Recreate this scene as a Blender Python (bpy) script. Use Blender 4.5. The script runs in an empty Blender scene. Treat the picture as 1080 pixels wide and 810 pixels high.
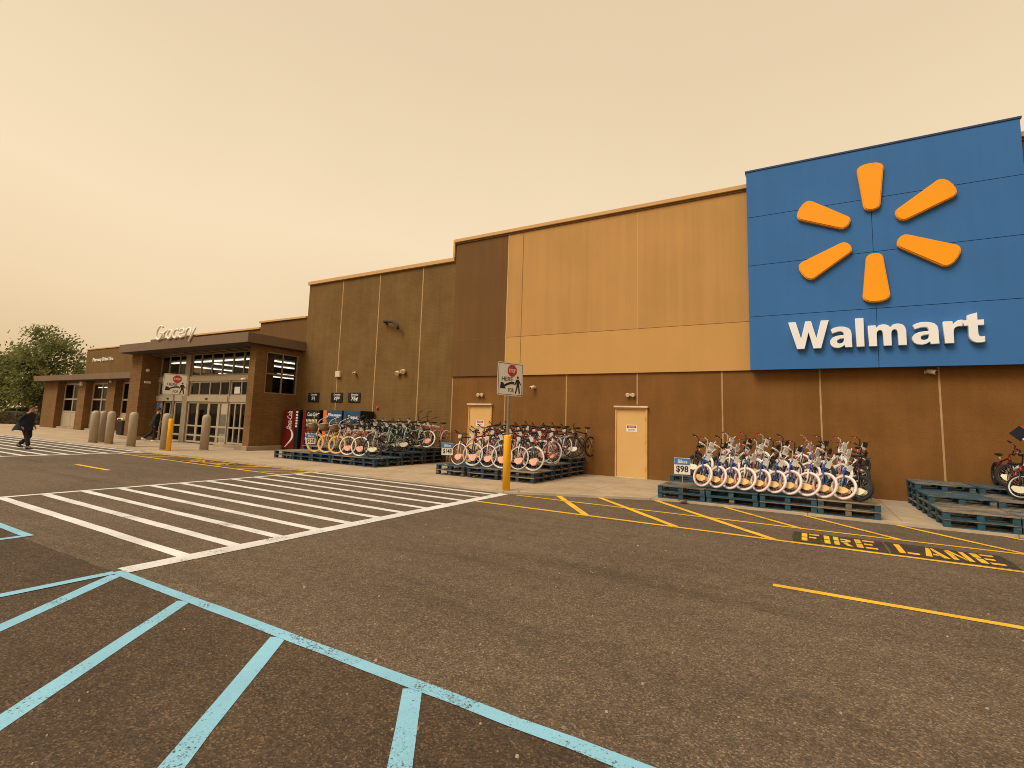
import bpy, bmesh, math, random
from mathutils import Vector, Matrix
R = math.radians
PI = math.pi
rnd = random.Random(7)
scene = bpy.context.scene
COL = scene.collection

# ------------------------------------------------------------------ helpers
def tag(o, label=None, cat=None, group=None, kind=None):
    if label: o['label'] = label
    if cat: o['category'] = cat
    if group: o['group'] = group
    if kind: o['kind'] = kind
    return o

def thing(name, label, cat, loc=(0, 0, 0), rot=(0, 0, 0), group=None):
    o = bpy.data.objects.new(name, None)
    o.empty_display_size = 0.2
    COL.objects.link(o)
    o.location = loc
    o.rotation_euler = rot
    return tag(o, label, cat, group)

class MB:
    """collects faces, then links them as one mesh object"""
    def __init__(s):
        s.v = []; s.f = []; s.sm = []
    def add(s, verts, faces, smooth=False):
        n = len(s.v)
        s.v += [tuple(v) for v in verts]
        s.f += [tuple(i + n for i in f) for f in faces]
        s.sm += [smooth] * len(faces)
        return s
    def box(s, x0, x1, y0, y1, z0, z1, M=None):
        vs = [(x0, y0, z0), (x1, y0, z0), (x1, y1, z0), (x0, y1, z0), (x0, y0, z1), (x1, y0, z1), (x1, y1, z1), (x0, y1, z1)]
        if M is not None: vs = [M @ Vector(v) for v in vs]
        return s.add(vs, [(3, 2, 1, 0), (4, 5, 6, 7), (0, 1, 5, 4), (1, 2, 6, 5), (2, 3, 7, 6), (3, 0, 4, 7)])
    def bbox(s, x0, x1, y0, y1, z0, z1, b=0.01, M=None):
        bm = bmesh.new()
        bmesh.ops.create_cube(bm, size=1.0)
        for v in bm.verts:
            v.co = Vector(((x0 + x1) / 2 + v.co.x * (x1 - x0), (y0 + y1) / 2 + v.co.y * (y1 - y0), (z0 + z1) / 2 + v.co.z * (z1 - z0)))
        bmesh.ops.bevel(bm, geom=bm.edges[:], offset=b, segments=2, affect='EDGES', profile=0.5)
        bm.verts.index_update()
        vs = [v.co.copy() for v in bm.verts]
        if M is not None: vs = [M @ v for v in vs]
        s.add(vs, [tuple(v.index for v in f.verts) for f in bm.faces])
        bm.free()
        return s
    def tube(s, pts, rad, n=8, closed=False, caps=True, smooth=True):
        pts = [Vector(p) for p in pts]
        k = len(pts)
        rr = rad if isinstance(rad, (list, tuple)) else [rad] * k
        vs = []; fs = []
        up = None
        for i, p in enumerate(pts):
            if closed: t = pts[(i + 1) % k] - pts[i - 1]
            elif i == 0: t = pts[1] - p
            elif i == k - 1: t = p - pts[i - 1]
            else: t = (pts[i + 1] - p).normalized() + (p - pts[i - 1]).normalized()
            if t.length < 1e-9: t = Vector((0, 0, 1))
            t.normalize()
            if up is None:
                up = Vector((0, 0, 1)) if abs(t.z) < 0.9 else Vector((1, 0, 0))
            a = t.cross(up)
            if a.length < 1e-5: a = t.cross(Vector((0, 1, 0)))
            a.normalize(); b = a.cross(t).normalized(); up = b
            for j in range(n):
                w = 2 * PI * j / n
                vs.append(p + a * (rr[i] * math.cos(w)) + b * (rr[i] * math.sin(w)))
        for i in range(k if closed else k - 1):
            i2 = (i + 1) % k
            for j in range(n):
                j2 = (j + 1) % n
                fs.append((i * n + j, i * n + j2, i2 * n + j2, i2 * n + j))
        s.add(vs, fs, smooth)
        if caps and not closed:
            m = len(s.v) - len(vs)
            s.f += [tuple(m + j for j in range(n))[::-1], tuple(m + (k - 1) * n + j for j in range(n))]
            s.sm += [False, False]
        return s
    def lathe(s, prof, c=(0, 0, 0), n=20, smooth=True):
        vs = []; fs = []
        for r, z in prof:
            for j in range(n):
                w = 2 * PI * j / n
                vs.append((c[0] + r * math.cos(w), c[1] + r * math.sin(w), c[2] + z))
        for i in range(len(prof) - 1):
            for j in range(n):
                j2 = (j + 1) % n
                fs.append((i * n + j, i * n + j2, (i + 1) * n + j2, (i + 1) * n + j))
        s.add(vs, fs, smooth)
        m = len(s.v) - len(vs)
        s.f += [tuple(m + j for j in range(n))[::-1], tuple(m + (len(prof) - 1) * n + j for j in range(n))]
        s.sm += [False, False]
        return s
    def torus(s, c, Rr, r, n=28, m=8, M=None, ry=None):
        """ring in the XZ plane (axis along Y)"""
        vs = []; fs = []
        ry = ry or r
        for i in range(n):
            a = 2 * PI * i / n
            for j in range(m):
                b = 2 * PI * j / m
                q = Rr + r * math.cos(b)
                p = Vector((c[0] + q * math.cos(a), c[1] + ry * math.sin(b), c[2] + q * math.sin(a)))
                vs.append(M @ p if M is not None else p)
        for i in range(n):
            for j in range(m):
                fs.append((i * m + j, i * m + (j + 1) % m, ((i + 1) % n) * m + (j + 1) % m, ((i + 1) % n) * m + j))
        return s.add(vs, fs, True)
    def prism(s, poly, axis, a, b, M=None):
        """poly: 2-D points; axis 'y': poly is (x,z) extruded from y=a to y=b; 'z': (x,y); 'x': (y,z)"""
        def P(p, t):
            v = {'y': (p[0], t, p[1]), 'z': (p[0], p[1], t), 'x': (t, p[0], p[1])}[axis]
            return M @ Vector(v) if M is not None else v
        n = len(poly)
        vs = [P(p, a) for p in poly] + [P(p, b) for p in poly]
        fs = [tuple(range(n)), tuple(range(n, 2 * n))[::-1]] + [(i, i + n, (i + 1) % n + n, (i + 1) % n) for i in range(n)]
        return s.add(vs, fs)
    def quad(s, a, b, c, d):
        return s.add([a, b, c, d], [(0, 1, 2, 3)])
    def xform(s, M):
        s.v = [tuple(M @ Vector(v)) for v in s.v]
        return s
    def mesh(s, name, m=None, fix=True):
        me = bpy.data.meshes.new(name)
        me.from_pydata(s.v, [], s.f)
        me.polygons.foreach_set('use_smooth', s.sm)
        if fix:
            bm = bmesh.new(); bm.from_mesh(me)
            bmesh.ops.recalc_face_normals(bm, faces=bm.faces[:])
            bm.to_mesh(me); bm.free()
        if m: me.materials.append(m)
        me.update()
        return me
    def build(s, name, m=None, parent=None, label=None, kind=None, fix=True):
        o = bpy.data.objects.new(name, s.mesh(name, m, fix))
        COL.objects.link(o)
        if parent is not None: o.parent = parent
        if label: o['label'] = label
        if kind: o['kind'] = kind
        return o

KIDS = {}
def kids(o):
    return [c for c in o.children]

def copy_tree(o, parent=None):
    c = o.copy()
    COL.objects.link(c)
    c.parent = parent
    for ch in kids(o):
        copy_tree(ch, c)
    return c

# ------------------------------------------------------------------ materials
def _nt(name):
    m = bpy.data.materials.new(name)
    m.use_nodes = True
    nt = m.node_tree
    b = nt.nodes['Principled BSDF']
    return m, nt, b

def N(nt, t, **kw):
    n = nt.nodes.new(t)
    for k, v in kw.items():
        if k in n.inputs: n.inputs[k].default_value = v
        else: setattr(n, k, v)
    return n

def mix(nt, fac, a, b, blend='MIX'):
    n = nt.nodes.new('ShaderNodeMix')
    n.data_type = 'RGBA'; n.blend_type = blend
    for sock, val in ((n.inputs[0], fac), (n.inputs[6], a), (n.inputs[7], b)):
        if isinstance(val, (int, float)): sock.default_value = val
        elif isinstance(val, (tuple, list)): sock.default_value = (*val[:3], 1)
        else: nt.links.new(val, sock)
    return n.outputs[2]

def ramp(nt, src, stops):
    n = nt.nodes.new('ShaderNodeValToRGB')
    e = n.color_ramp.elements
    while len(e) < len(stops): e.new(0.5)
    for el, (p, c) in zip(e, stops):
        el.position = p
        el.color = (c, c, c, 1) if isinstance(c, (int, float)) else (*c, 1)
    nt.links.new(src, n.inputs[0])
    return n.outputs[0]

def noise(nt, vec, scale, detail=3, rough=0.55):
    n = N(nt, 'ShaderNodeTexNoise', Scale=scale, Detail=detail, Roughness=rough)
    nt.links.new(vec, n.inputs['Vector'])
    return n.outputs['Fac']

def coord(nt, sx=1, sy=1, sz=1, world=False):
    if world:
        src = N(nt, 'ShaderNodeNewGeometry').outputs['Position']
    else:
        src = N(nt, 'ShaderNodeTexCoord').outputs['Object']
    if (sx, sy, sz) == (1, 1, 1): return src
    mp = N(nt, 'ShaderNodeMapping')
    mp.inputs['Scale'].default_value = (sx, sy, sz)
    nt.links.new(src, mp.inputs[0])
    return mp.outputs[0]

def bump(nt, b, h, strength=0.3, dist=0.01):
    n = N(nt, 'ShaderNodeBump', Strength=strength, Distance=dist)
    nt.links.new(h, n.inputs['Height'])
    nt.links.new(n.outputs[0], b.inputs['Normal'])

def pm(name, c, c2=None, scale=3.0, rough=0.6, metallic=0.0, bmp=0.0, bscale=60, spec=0.4, rvar=0.1):
    """painted / plastic / metal surface with some uneven tone and gloss"""
    m, nt, b = _nt(name)
    c2 = c2 or tuple(x * 0.78 for x in c)
    v = coord(nt)
    f = noise(nt, v, scale, 5, 0.6)
    f = ramp(nt, f, [(0.3, 0.0), (0.7, 1.0)])
    nt.links.new(mix(nt, f, c, c2), b.inputs['Base Color'])
    rr = noise(nt, v, scale * 3, 2)
    rm = N(nt, 'ShaderNodeMapRange'); rm.inputs[3].default_value = rough - rvar; rm.inputs[4].default_value = rough + rvar
    nt.links.new(rr, rm.inputs[0]); nt.links.new(rm.outputs[0], b.inputs['Roughness'])
    b.inputs['Metallic'].default_value = metallic
    b.inputs['Specular IOR Level'].default_value = spec
    if bmp: bump(nt, b, noise(nt, v, bscale, 3), bmp, 0.005)
    return m

def masonry(name, c, c2, cm, bw, bh, mortar, bmp=0.4, grain=90, streak=0.25, big=None):
    """block / brick wall: courses, uneven block tones, grain and rain streaks"""
    m, nt, b = _nt(name)
    src = coord(nt, world=True)
    sp = N(nt, 'ShaderNodeSeparateXYZ'); nt.links.new(src, sp.inputs[0])
    ad = N(nt, 'ShaderNodeMath', operation='ADD'); nt.links.new(sp.outputs[0], ad.inputs[0]); nt.links.new(sp.outputs[1], ad.inputs[1])
    cb = N(nt, 'ShaderNodeCombineXYZ'); nt.links.new(ad.outputs[0], cb.inputs[0]); nt.links.new(sp.outputs[2], cb.inputs[1])
    br = N(nt, 'ShaderNodeTexBrick')
    br.inputs['Scale'].default_value = 1.0
    br.inputs['Brick Width'].default_value = bw
    br.inputs['Row Height'].default_value = bh
    br.inputs['Mortar Size'].default_value = mortar
    br.inputs['Mortar Smooth'].default_value = 0.4
    br.inputs['Color1'].default_value = (*c, 1); br.inputs['Color2'].default_value = (*c2, 1); br.inputs['Mortar'].default_value = (*cm, 1)
    nt.links.new(cb.outputs[0], br.inputs['Vector'])
    g = noise(nt, src, grain, 3, 0.7)
    g2 = noise(nt, src, 1.1, 5, 0.6)
    st = noise(nt, coord(nt, 2.2, 2.2, 0.12, True), 1.6, 4, 0.6)
    col = mix(nt, ramp(nt, g, [(0.3, 0.0), (0.72, 1.0)]), br.outputs['Color'], mix(nt, 1.0, br.outputs['Color'], (1.35, 1.33, 1.3), 'MULTIPLY'))
    col = mix(nt, 1.0, col, ramp(nt, g2, [(0.25, 0.80), (0.75, 1.12)]), 'MULTIPLY')
    col = mix(nt, streak, col, mix(nt, 1.0, col, ramp(nt, st, [(0.35, 0.6), (0.65, 1.15)]), 'MULTIPLY'))
    nt.links.new(col, b.inputs['Base Color'])
    b.inputs['Roughness'].default_value = 0.9
    b.inputs['Specular IOR Level'].default_value = 0.2
    h = mix(nt, 0.45, br.outputs['Fac'], g, 'MIX')
    iv = N(nt, 'ShaderNodeInvert'); nt.links.new(br.outputs['Fac'], iv.inputs['Color'])
    h = mix(nt, 0.5, iv.outputs[0], g)
    bump(nt, b, h, bmp, 0.012)
    return m

def stucco(name, c, v=0.1, streak=0.3, grain=140, bmp=0.25):
    """smooth rendered panels with faint vertical weathering"""
    m, nt, b = _nt(name)
    src = coord(nt, world=True)
    g = noise(nt, src, grain, 2, 0.6)
    g2 = noise(nt, src, 0.55, 5, 0.55)
    st = noise(nt, coord(nt, 3.0, 3.0, 0.10, True), 1.3, 4, 0.6)
    col = mix(nt, 1.0, c, ramp(nt, g2, [(0.3, 1 - v), (0.7, 1 + v * 0.6)]), 'MULTIPLY')
    col = mix(nt, streak, col, mix(nt, 1.0, col, ramp(nt, st, [(0.38, 0.78), (0.62, 1.08)]), 'MULTIPLY'))
    col = mix(nt, 1.0, col, ramp(nt, g, [(0.3, 0.93), (0.7, 1.05)]), 'MULTIPLY')
    nt.links.new(col, b.inputs['Base Color'])
    b.inputs['Roughness'].default_value = 0.85
    b.inputs['Specular IOR Level'].default_value = 0.25
    bump(nt, b, g, bmp, 0.004)
    return m

def asphalt(name, dark, light, stone=(0.42, 0.36, 0.27)):
    m, nt, b = _nt(name)
    src = coord(nt, world=True)
    vo = N(nt, 'ShaderNodeTexVoronoi', Scale=95.0); nt.links.new(src, vo.inputs['Vector'])
    cell = N(nt, 'ShaderNodeSeparateColor'); nt.links.new(vo.outputs['Color'], cell.inputs[0])
    agg = ramp(nt, cell.outputs[0], [(0.0, 0.55), (0.55, 0.92), (0.85, 1.25), (1.0, 2.1)])
    fine = noise(nt, src, 260, 2, 0.7)
    mid = noise(nt, src, 7.0, 5, 0.65)
    big = noise(nt, src, 0.33, 5, 0.6)
    lane = noise(nt, coord(nt, 0.16, 1.5, 1, True), 1.0, 5, 0.62)
    col = mix(nt, ramp(nt, big, [(0.34, 0.0), (0.66, 1.0)]), dark, light)
    col = mix(nt, 1.0, col, agg, 'MULTIPLY')
    col = mix(nt, 1.0, col, ramp(nt, mid, [(0.28, 0.78), (0.7, 1.14)]), 'MULTIPLY')
    col = mix(nt, 1.0, col, ramp(nt, lane, [(0.30, 0.74), (0.43, 0.98), (0.7, 1.12)]), 'MULTIPLY')
    # scattered pale chips and a few dark stains
    v2 = N(nt, 'ShaderNodeTexVoronoi', Scale=34.0); nt.links.new(src, v2.inputs['Vector'])
    s2 = N(nt, 'ShaderNodeSeparateColor'); nt.links.new(v2.outputs['Color'], s2.inputs[0])
    a1 = ramp(nt, v2.outputs['Distance'], [(0.07, 1.0), (0.13, 0.0)])
    a2 = ramp(nt, s2.outputs[1], [(0.88, 0.0), (0.96, 0.6)])
    col = mix(nt, mix(nt, 1.0, a1, a2, 'MULTIPLY'), col, stone)
    v3 = noise(nt, src, 1.05, 3, 0.5)
    col = mix(nt, ramp(nt, v3, [(0.24, 0.35), (0.36, 0.0)]), col, tuple(x * 0.45 for x in dark))
    nt.links.new(col, b.inputs['Base Color'])
    b.inputs['Roughness'].default_value = 0.88
    b.inputs['Specular IOR Level'].default_value = 0.25
    h = mix(nt, 0.4, vo.outputs['Distance'], fine)
    bump(nt, b, h, 0.55, 0.006)
    return m

def road_paint(name, c, under=(0.10, 0.075, 0.05), wear=0.5, stain=0.25):
    m, nt, b = _nt(name)
    src = coord(nt, world=True)
    n1 = noise(nt, src, 55, 4, 0.75)
    n2 = noise(nt, src, 2.1, 4, 0.6)
    pat = mix(nt, 0.42, n1, n2)
    w = ramp(nt, pat, [(0.36 + 0.07 * wear, 1.0), (0.42 + 0.07 * wear, 0.0)])
    c3 = mix(nt, 1.0, c, ramp(nt, noise(nt, src, 1.3, 5, 0.65), [(0.3, 1 - stain), (0.66, 1.04)]), 'MULTIPLY')
    c3 = mix(nt, 1.0, c3, ramp(nt, noise(nt, src, 150, 2, 0.6), [(0.3, 0.86), (0.7, 1.06)]), 'MULTIPLY')
    nt.links.new(mix(nt, w, c3, under), b.inputs['Base Color'])
    b.inputs['Roughness'].default_value = 0.75
    b.inputs['Specular IOR Level'].default_value = 0.3
    bump(nt, b, n1, 0.3, 0.004)
    return m

def concrete(name, c, jx=1.52, jy=1.52):
    m, nt, b = _nt(name)
    src = coord(nt, world=True)
    br = N(nt, 'ShaderNodeTexBrick')
    br.offset = 0.0
    for k, v in (('Scale', 1.0), ('Brick Width', jx), ('Row Height', jy), ('Mortar Size', 0.009), ('Mortar Smooth', 0.3)):
        br.inputs[k].default_value = v
    br.inputs['Color1'].default_value = (*c, 1); br.inputs['Color2'].default_value = (*[x * 0.93 for x in c], 1)
    br.inputs['Mortar'].default_value = (*[x * 0.45 for x in c], 1)
    nt.links.new(src, br.inputs['Vector'])
    g = noise(nt, src, 120, 3, 0.7); big = noise(nt, src, 0.9, 6, 0.65); mid = noise(nt, src, 5, 5, 0.6)
    col = mix(nt, 1.0, br.outputs['Color'], ramp(nt, big, [(0.3, 0.76), (0.7, 1.1)]), 'MULTIPLY')
    col = mix(nt, 1.0, col, ramp(nt, mid, [(0.3, 0.88), (0.7, 1.06)]), 'MULTIPLY')
    col = mix(nt, 1.0, col, ramp(nt, g, [(0.3, 0.88), (0.7, 1.1)]), 'MULTIPLY')
    nt.links.new(col, b.inputs['Base Color'])
    b.inputs['Roughness'].default_value = 0.85
    bump(nt, b, g, 0.2, 0.004)
    return m

def wood_paint(name, paint, wood, amount):
    """pallet boards: paint worn through to wood along the grain"""
    m, nt, b = _nt(name)
    src = coord(nt, 2.0, 14.0, 14.0, True)
    n1 = noise(nt, src, 1.2, 5, 0.65)
    oi = N(nt, 'ShaderNodeObjectInfo')
    ad = N(nt, 'ShaderNodeMath', operation='ADD'); nt.links.new(n1, ad.inputs[0])
    mr = N(nt, 'ShaderNodeMapRange'); mr.inputs[3].default_value = -0.16; mr.inputs[4].default_value = 0.16
    nt.links.new(oi.outputs['Random'], mr.inputs[0]); nt.links.new(mr.outputs[0], ad.inputs[1])
    f = ramp(nt, ad.outputs[0], [(amount - 0.07, 1.0), (amount + 0.07, 0.0)])
    wd = mix(nt, noise(nt, src, 5, 4), wood, tuple(x * 0.55 for x in wood))
    pt = mix(nt, noise(nt, coord(nt, world=True), 9, 4), paint, tuple(x * 0.5 for x in paint))
    nt.links.new(mix(nt, f, pt, wd), b.inputs['Base Color'])
    b.inputs['Roughness'].default_value = 0.85
    bump(nt, b, n1, 0.3, 0.006)
    return m

def glass(name, tint=(0.75, 0.75, 0.72), refl=0.09):
    m = bpy.data.materials.new(name); m.use_nodes = True
    nt = m.node_tree; nt.nodes.clear()
    out = N(nt, 'ShaderNodeOutputMaterial')
    tr = N(nt, 'ShaderNodeBsdfTransparent'); tr.inputs[0].default_value = (*tint, 1)
    gl = N(nt, 'ShaderNodeBsdfGlossy'); gl.inputs['Roughness'].default_value = 0.03
    fr = N(nt, 'ShaderNodeFresnel', IOR=1.35)
    mul = N(nt, 'ShaderNodeMath', operation='MULTIPLY'); mul.inputs[1].default_value = 0.8
    nt.links.new(fr.outputs[0], mul.inputs[0])
    ms = N(nt, 'ShaderNodeMixShader')
    nt.links.new(mul.outputs[0], ms.inputs[0]); nt.links.new(tr.outputs[0], ms.inputs[1]); nt.links.new(gl.outputs[0], ms.inputs[2])
    nt.links.new(ms.outputs[0], out.inputs[0])
    return m

def emit(name, c, s):
    m, nt, b = _nt(name)
    b.inputs['Base Color'].default_value = (*c, 1)
    b.inputs['Emission Color'].default_value = (*c, 1)
    b.inputs['Emission Strength'].default_value = s
    return m

def foliage(name, dark, light):
    m, nt, b = _nt(name)
    src = coord(nt, world=True)
    n1 = noise(nt, src, 0.75, 4, 0.6); n2 = noise(nt, src, 9, 2, 0.6)
    f = mix(nt, 0.4, n1, n2)
    nt.links.new(mix(nt, ramp(nt, f, [(0.38, 0.0), (0.62, 1.0)]), dark, light), b.inputs['Base Color'])
    b.inputs['Roughness'].default_value = 0.6
    b.inputs['Specular IOR Level'].default_value = 0.25
    tl = N(nt, 'ShaderNodeBsdfTranslucent')
    nt.links.new(mix(nt, ramp(nt, f, [(0.38, 0.0), (0.62, 1.0)]), tuple(x * 1.2 for x in dark), tuple(x * 1.2 for x in light)), tl.inputs['Color'])
    ms = N(nt, 'ShaderNodeMixShader'); ms.inputs[0].default_value = 0.35
    nt.links.new(b.outputs[0], ms.inputs[1]); nt.links.new(tl.outputs[0], ms.inputs[2])
    nt.links.new(ms.outputs[0], nt.nodes['Material Output'].inputs[0])
    return m

# setting
M_ASPH = asphalt('asphalt_lane', (0.112, 0.081, 0.051), (0.148, 0.107, 0.068))
M_BAY = asphalt('asphalt_bay', (0.062, 0.041, 0.024), (0.096, 0.065, 0.039))
M_PATCH = asphalt('asphalt_black_patch', (0.046, 0.034, 0.023), (0.066, 0.048, 0.032))
M_WALK = concrete('walk_concrete', (0.49, 0.365, 0.225))
M_KERB = concrete('kerb_concrete', (0.52, 0.41, 0.28), 3.05, 9)
M_WHITE = road_paint('white_road_paint', (0.78, 0.76, 0.72), wear=0.15)
M_YELLOW = road_paint('yellow_road_paint', (0.90, 0.52, 0.04), wear=0.35)
M_BLUEP = road_paint('blue_road_paint', (0.26, 0.55, 0.71), (0.07, 0.055, 0.04), wear=0.35, stain=0.14)
M_GRASS = pm('verge_grass', (0.07, 0.085, 0.02), (0.04, 0.055, 0.015), 2.0, 0.9)
# building
M_OLIVE = masonry('olive_ribbed_block', (0.162, 0.092, 0.029), (0.154, 0.087, 0.027), (0.140, 0.078, 0.024), 0.42, 0.105, 0.006, 0.45, 60)
M_LOWER = masonry('brown_split_block', (0.180, 0.080, 0.020), (0.178, 0.079, 0.0197), (0.176, 0.078, 0.0193), 0.40, 0.2, 0.0006, 0.6, 34, 0.2)
M_BRICK = masonry('brown_face_brick', (0.190, 0.100, 0.036), (0.155, 0.082, 0.029), (0.115, 0.063, 0.024), 0.30, 0.085, 0.008, 0.5, 40)
M_DARKP = stucco('dark_brown_render', (0.155, 0.075, 0.022))
M_TAN = stucco('tan_render', (0.50, 0.270, 0.085), 0.07, 0.24)
M_TAN2 = stucco('tan_render_light', (0.55, 0.300, 0.092), 0.05, 0.1)
M_COPE = stucco('tan_coping_metal', (0.62, 0.37, 0.15), 0.05, 0.1)
M_JOINT = pm('pale_joint_sealant', (0.50, 0.32, 0.15), (0.36, 0.22, 0.095), 4, 0.8)
M_SEAM = pm('dark_panel_seam', (0.22, 0.11, 0.03), None, 4, 0.8)
M_FASC = stucco('taupe_fascia_metal', (0.185, 0.120, 0.072), 0.08, 0.15)
M_FASCD = pm('dark_soffit', (0.055, 0.036, 0.020), None, 3, 0.7)
M_DOOR = pm('tan_door_paint', (0.68, 0.41, 0.145), (0.64, 0.38, 0.130), 1.2, 0.5)
M_DOORF = pm('tan_frame_paint', (0.70, 0.40, 0.125), None, 2, 0.5)
M_PALE = pm('pale_metal', (0.74, 0.62, 0.42), (0.6, 0.48, 0.32), 6, 0.5)
M_ALU = pm('bronze_aluminium_frame', (0.34, 0.265, 0.175), (0.29, 0.22, 0.14), 5, 0.42, 0.3)
M_ALU2 = pm('pale_aluminium_door_frame', (0.50, 0.41, 0.29), (0.42, 0.34, 0.23), 5, 0.42, 0.3)
M_GLASS = glass('window_glass')
M_GLASSD = glass('dark_tinted_glass', (0.35, 0.33, 0.30))
M_PLINTH = concrete('plinth_concrete', (0.36, 0.26, 0.16), 2.0, 5)
M_INT = pm('shop_interior', (0.09, 0.06, 0.035), (0.05, 0.033, 0.02), 0.8, 0.8)
M_INTF = pm('shop_floor', (0.16, 0.12, 0.08), None, 1, 0.5)
M_LAMP = emit('lit_lamp_tube', (1.0, 0.90, 0.72), 2.2)
M_BLUE = stucco('blue_sign_panel', (0.044, 0.155, 0.385), 0.07, 0.15, 60, 0.05)
M_BLUED = pm('sign_backing_dark', (0.018, 0.05, 0.13), None, 2, 0.6)
M_SPARK = pm('orange_sign_acrylic', (0.95, 0.355, 0.004), (0.93, 0.335, 0.004), 0.8, 0.35, spec=0.3)
M_LETW = pm('white_sign_acrylic', (0.86, 0.85, 0.83), (0.80, 0.78, 0.75), 1.2, 0.4)
M_LETE = pm('white_channel_letter', (0.92, 0.86, 0.74), (0.86, 0.79, 0.66), 1.2, 0.5)
# objects
M_BOLL = pm('grey_bollard_cover', (0.42, 0.335, 0.235), (0.35, 0.275, 0.19), 3, 0.6)
M_YPOST = pm('yellow_post_cover', (0.92, 0.45, 0.008), (0.86, 0.41, 0.008), 2, 0.5)
M_STEEL = pm('galvanised_steel', (0.32, 0.28, 0.22), (0.24, 0.20, 0.15), 8, 0.45, 0.6)
M_SIGNW = pm('white_sign_sheet', (0.80, 0.76, 0.68), (0.72, 0.67, 0.58), 3, 0.45)
M_SIGNB = pm('black_sign_ink', (0.018, 0.016, 0.014), None, 3, 0.5)
M_SIGNR = pm('red_sign_ink', (0.55, 0.035, 0.022), None, 3, 0.5)
M_BOARD = wood_paint('pallet_deck_boards', (0.040, 0.088, 0.110), (0.33, 0.24, 0.14), 0.50)
M_BLOCK = wood_paint('pallet_blocks', (0.026, 0.092, 0.130), (0.26, 0.19, 0.11), 0.34)
M_BLOCKN = wood_paint('pallet_blocks_navy', (0.016, 0.042, 0.078), (0.20, 0.14, 0.08), 0.34)
M_BLK = pm('black_plastic', (0.016, 0.014, 0.012), (0.028, 0.024, 0.02), 5, 0.5)
M_RUB = pm('black_rubber', (0.022, 0.019, 0.016), None, 8, 0.8)
M_CHR = pm('bright_metal', (0.55, 0.50, 0.42), (0.4, 0.36, 0.3), 6, 0.3, 0.8)
M_WTYRE = pm('white_tyre_rubber', (0.82, 0.77, 0.73), (0.72, 0.66, 0.61), 5, 0.65)
M_GTYRE = pm('pale_grey_tyre_rubber', (0.66, 0.62, 0.58), (0.54, 0.50, 0.46), 5, 0.65)
M_YTYRE = pm('amber_tyre_rubber', (0.78, 0.47, 0.13), (0.68, 0.38, 0.09), 5, 0.65)
M_CREAM = pm('cream_bike_paint', (0.78, 0.58, 0.40), None, 4, 0.3)
M_KBLUE = pm('royal_blue_bike_paint', (0.020, 0.085, 0.33), None, 4, 0.3)
M_BRED = pm('red_bike_paint', (0.40, 0.030, 0.022), None, 4, 0.3)
M_MAROON = pm('maroon_bike_paint', (0.13, 0.016, 0.018), None, 4, 0.3)
M_MINT = pm('mint_bike_paint', (0.38, 0.52, 0.44), None, 4, 0.3)
M_BDARK = pm('dark_bike_paint', (0.025, 0.023, 0.022), None, 4, 0.3)
M_BWHITE = pm('white_bike_paint', (0.80, 0.76, 0.70), None, 4, 0.3)
M_PINK = pm('pink_bike_paint', (0.62, 0.22, 0.20), None, 4, 0.4)
M_FOAM = pm('white_packing_foam', (0.78, 0.72, 0.64), None, 9, 0.9)
M_GOLD = pm('gold_card', (0.74, 0.40, 0.09), (0.80, 0.58, 0.30), 6, 0.6)
M_CORAL = pm('coral_card', (0.74, 0.26, 0.16), (0.82, 0.55, 0.42), 7, 0.6)
M_LIME = pm('pale_card', (0.72, 0.66, 0.38), (0.80, 0.76, 0.62), 7, 0.6)
M_WICK = pm('wicker', (0.27, 0.17, 0.09), (0.14, 0.085, 0.04), 28, 0.8, bmp=0.6, bscale=90)
M_TAG = pm('white_card_tag', (0.84, 0.80, 0.72), None, 5, 0.7)
M_TAGB = pm('blue_card_header', (0.05, 0.20, 0.52), None, 4, 0.6)
M_VRED = pm('red_vending_panel', (0.17, 0.010, 0.010), (0.09, 0.007, 0.007), 2, 0.35)
M_VBLK = pm('black_vending_cabinet', (0.014, 0.013, 0.014), None, 2, 0.4)
M_VBLU = pm('blue_vending_panel', (0.012, 0.048, 0.115), (0.018, 0.075, 0.15), 2, 0.35)
M_VORG = pm('orange_vending_panel', (0.70, 0.16, 0.02), None, 3, 0.4)
M_NAVY = pm('navy_cloth', (0.012, 0.014, 0.022), (0.008, 0.009, 0.014), 6, 0.9, bmp=0.3)
M_CHARC = pm('charcoal_cloth', (0.020, 0.018, 0.018), (0.011, 0.010, 0.010), 6, 0.9, bmp=0.3)
M_SKIN = pm('skin', (0.52, 0.25, 0.14), (0.46, 0.21, 0.12), 9, 0.55)
M_HAIR = pm('dark_hair', (0.018, 0.012, 0.009), None, 20, 0.6)
M_SHOEW = pm('white_shoe', (0.72, 0.66, 0.56), None, 7, 0.6)
M_LEAF = foliage('tree_leaves', (0.088, 0.105, 0.034), (0.26, 0.265, 0.085))
M_HEDGE = foliage('hedge_leaves', (0.050, 0.055, 0.018), (0.120, 0.122, 0.036))
M_BARK = pm('bark', (0.075, 0.052, 0.032), (0.045, 0.03, 0.02), 6, 0.9, bmp=0.6, bscale=30)
M_CARW = pm('white_car_paint', (0.72, 0.66, 0.55), None, 1, 0.25)
M_CARG = pm('grey_car_paint', (0.30, 0.27, 0.22), None, 1, 0.25)
M_STONE = pm('loose_stone', (0.44, 0.36, 0.26), (0.25, 0.19, 0.13), 9, 0.9)
M_REDL = pm('red_lens', (0.75, 0.10, 0.05), None, 5, 0.3)

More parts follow.
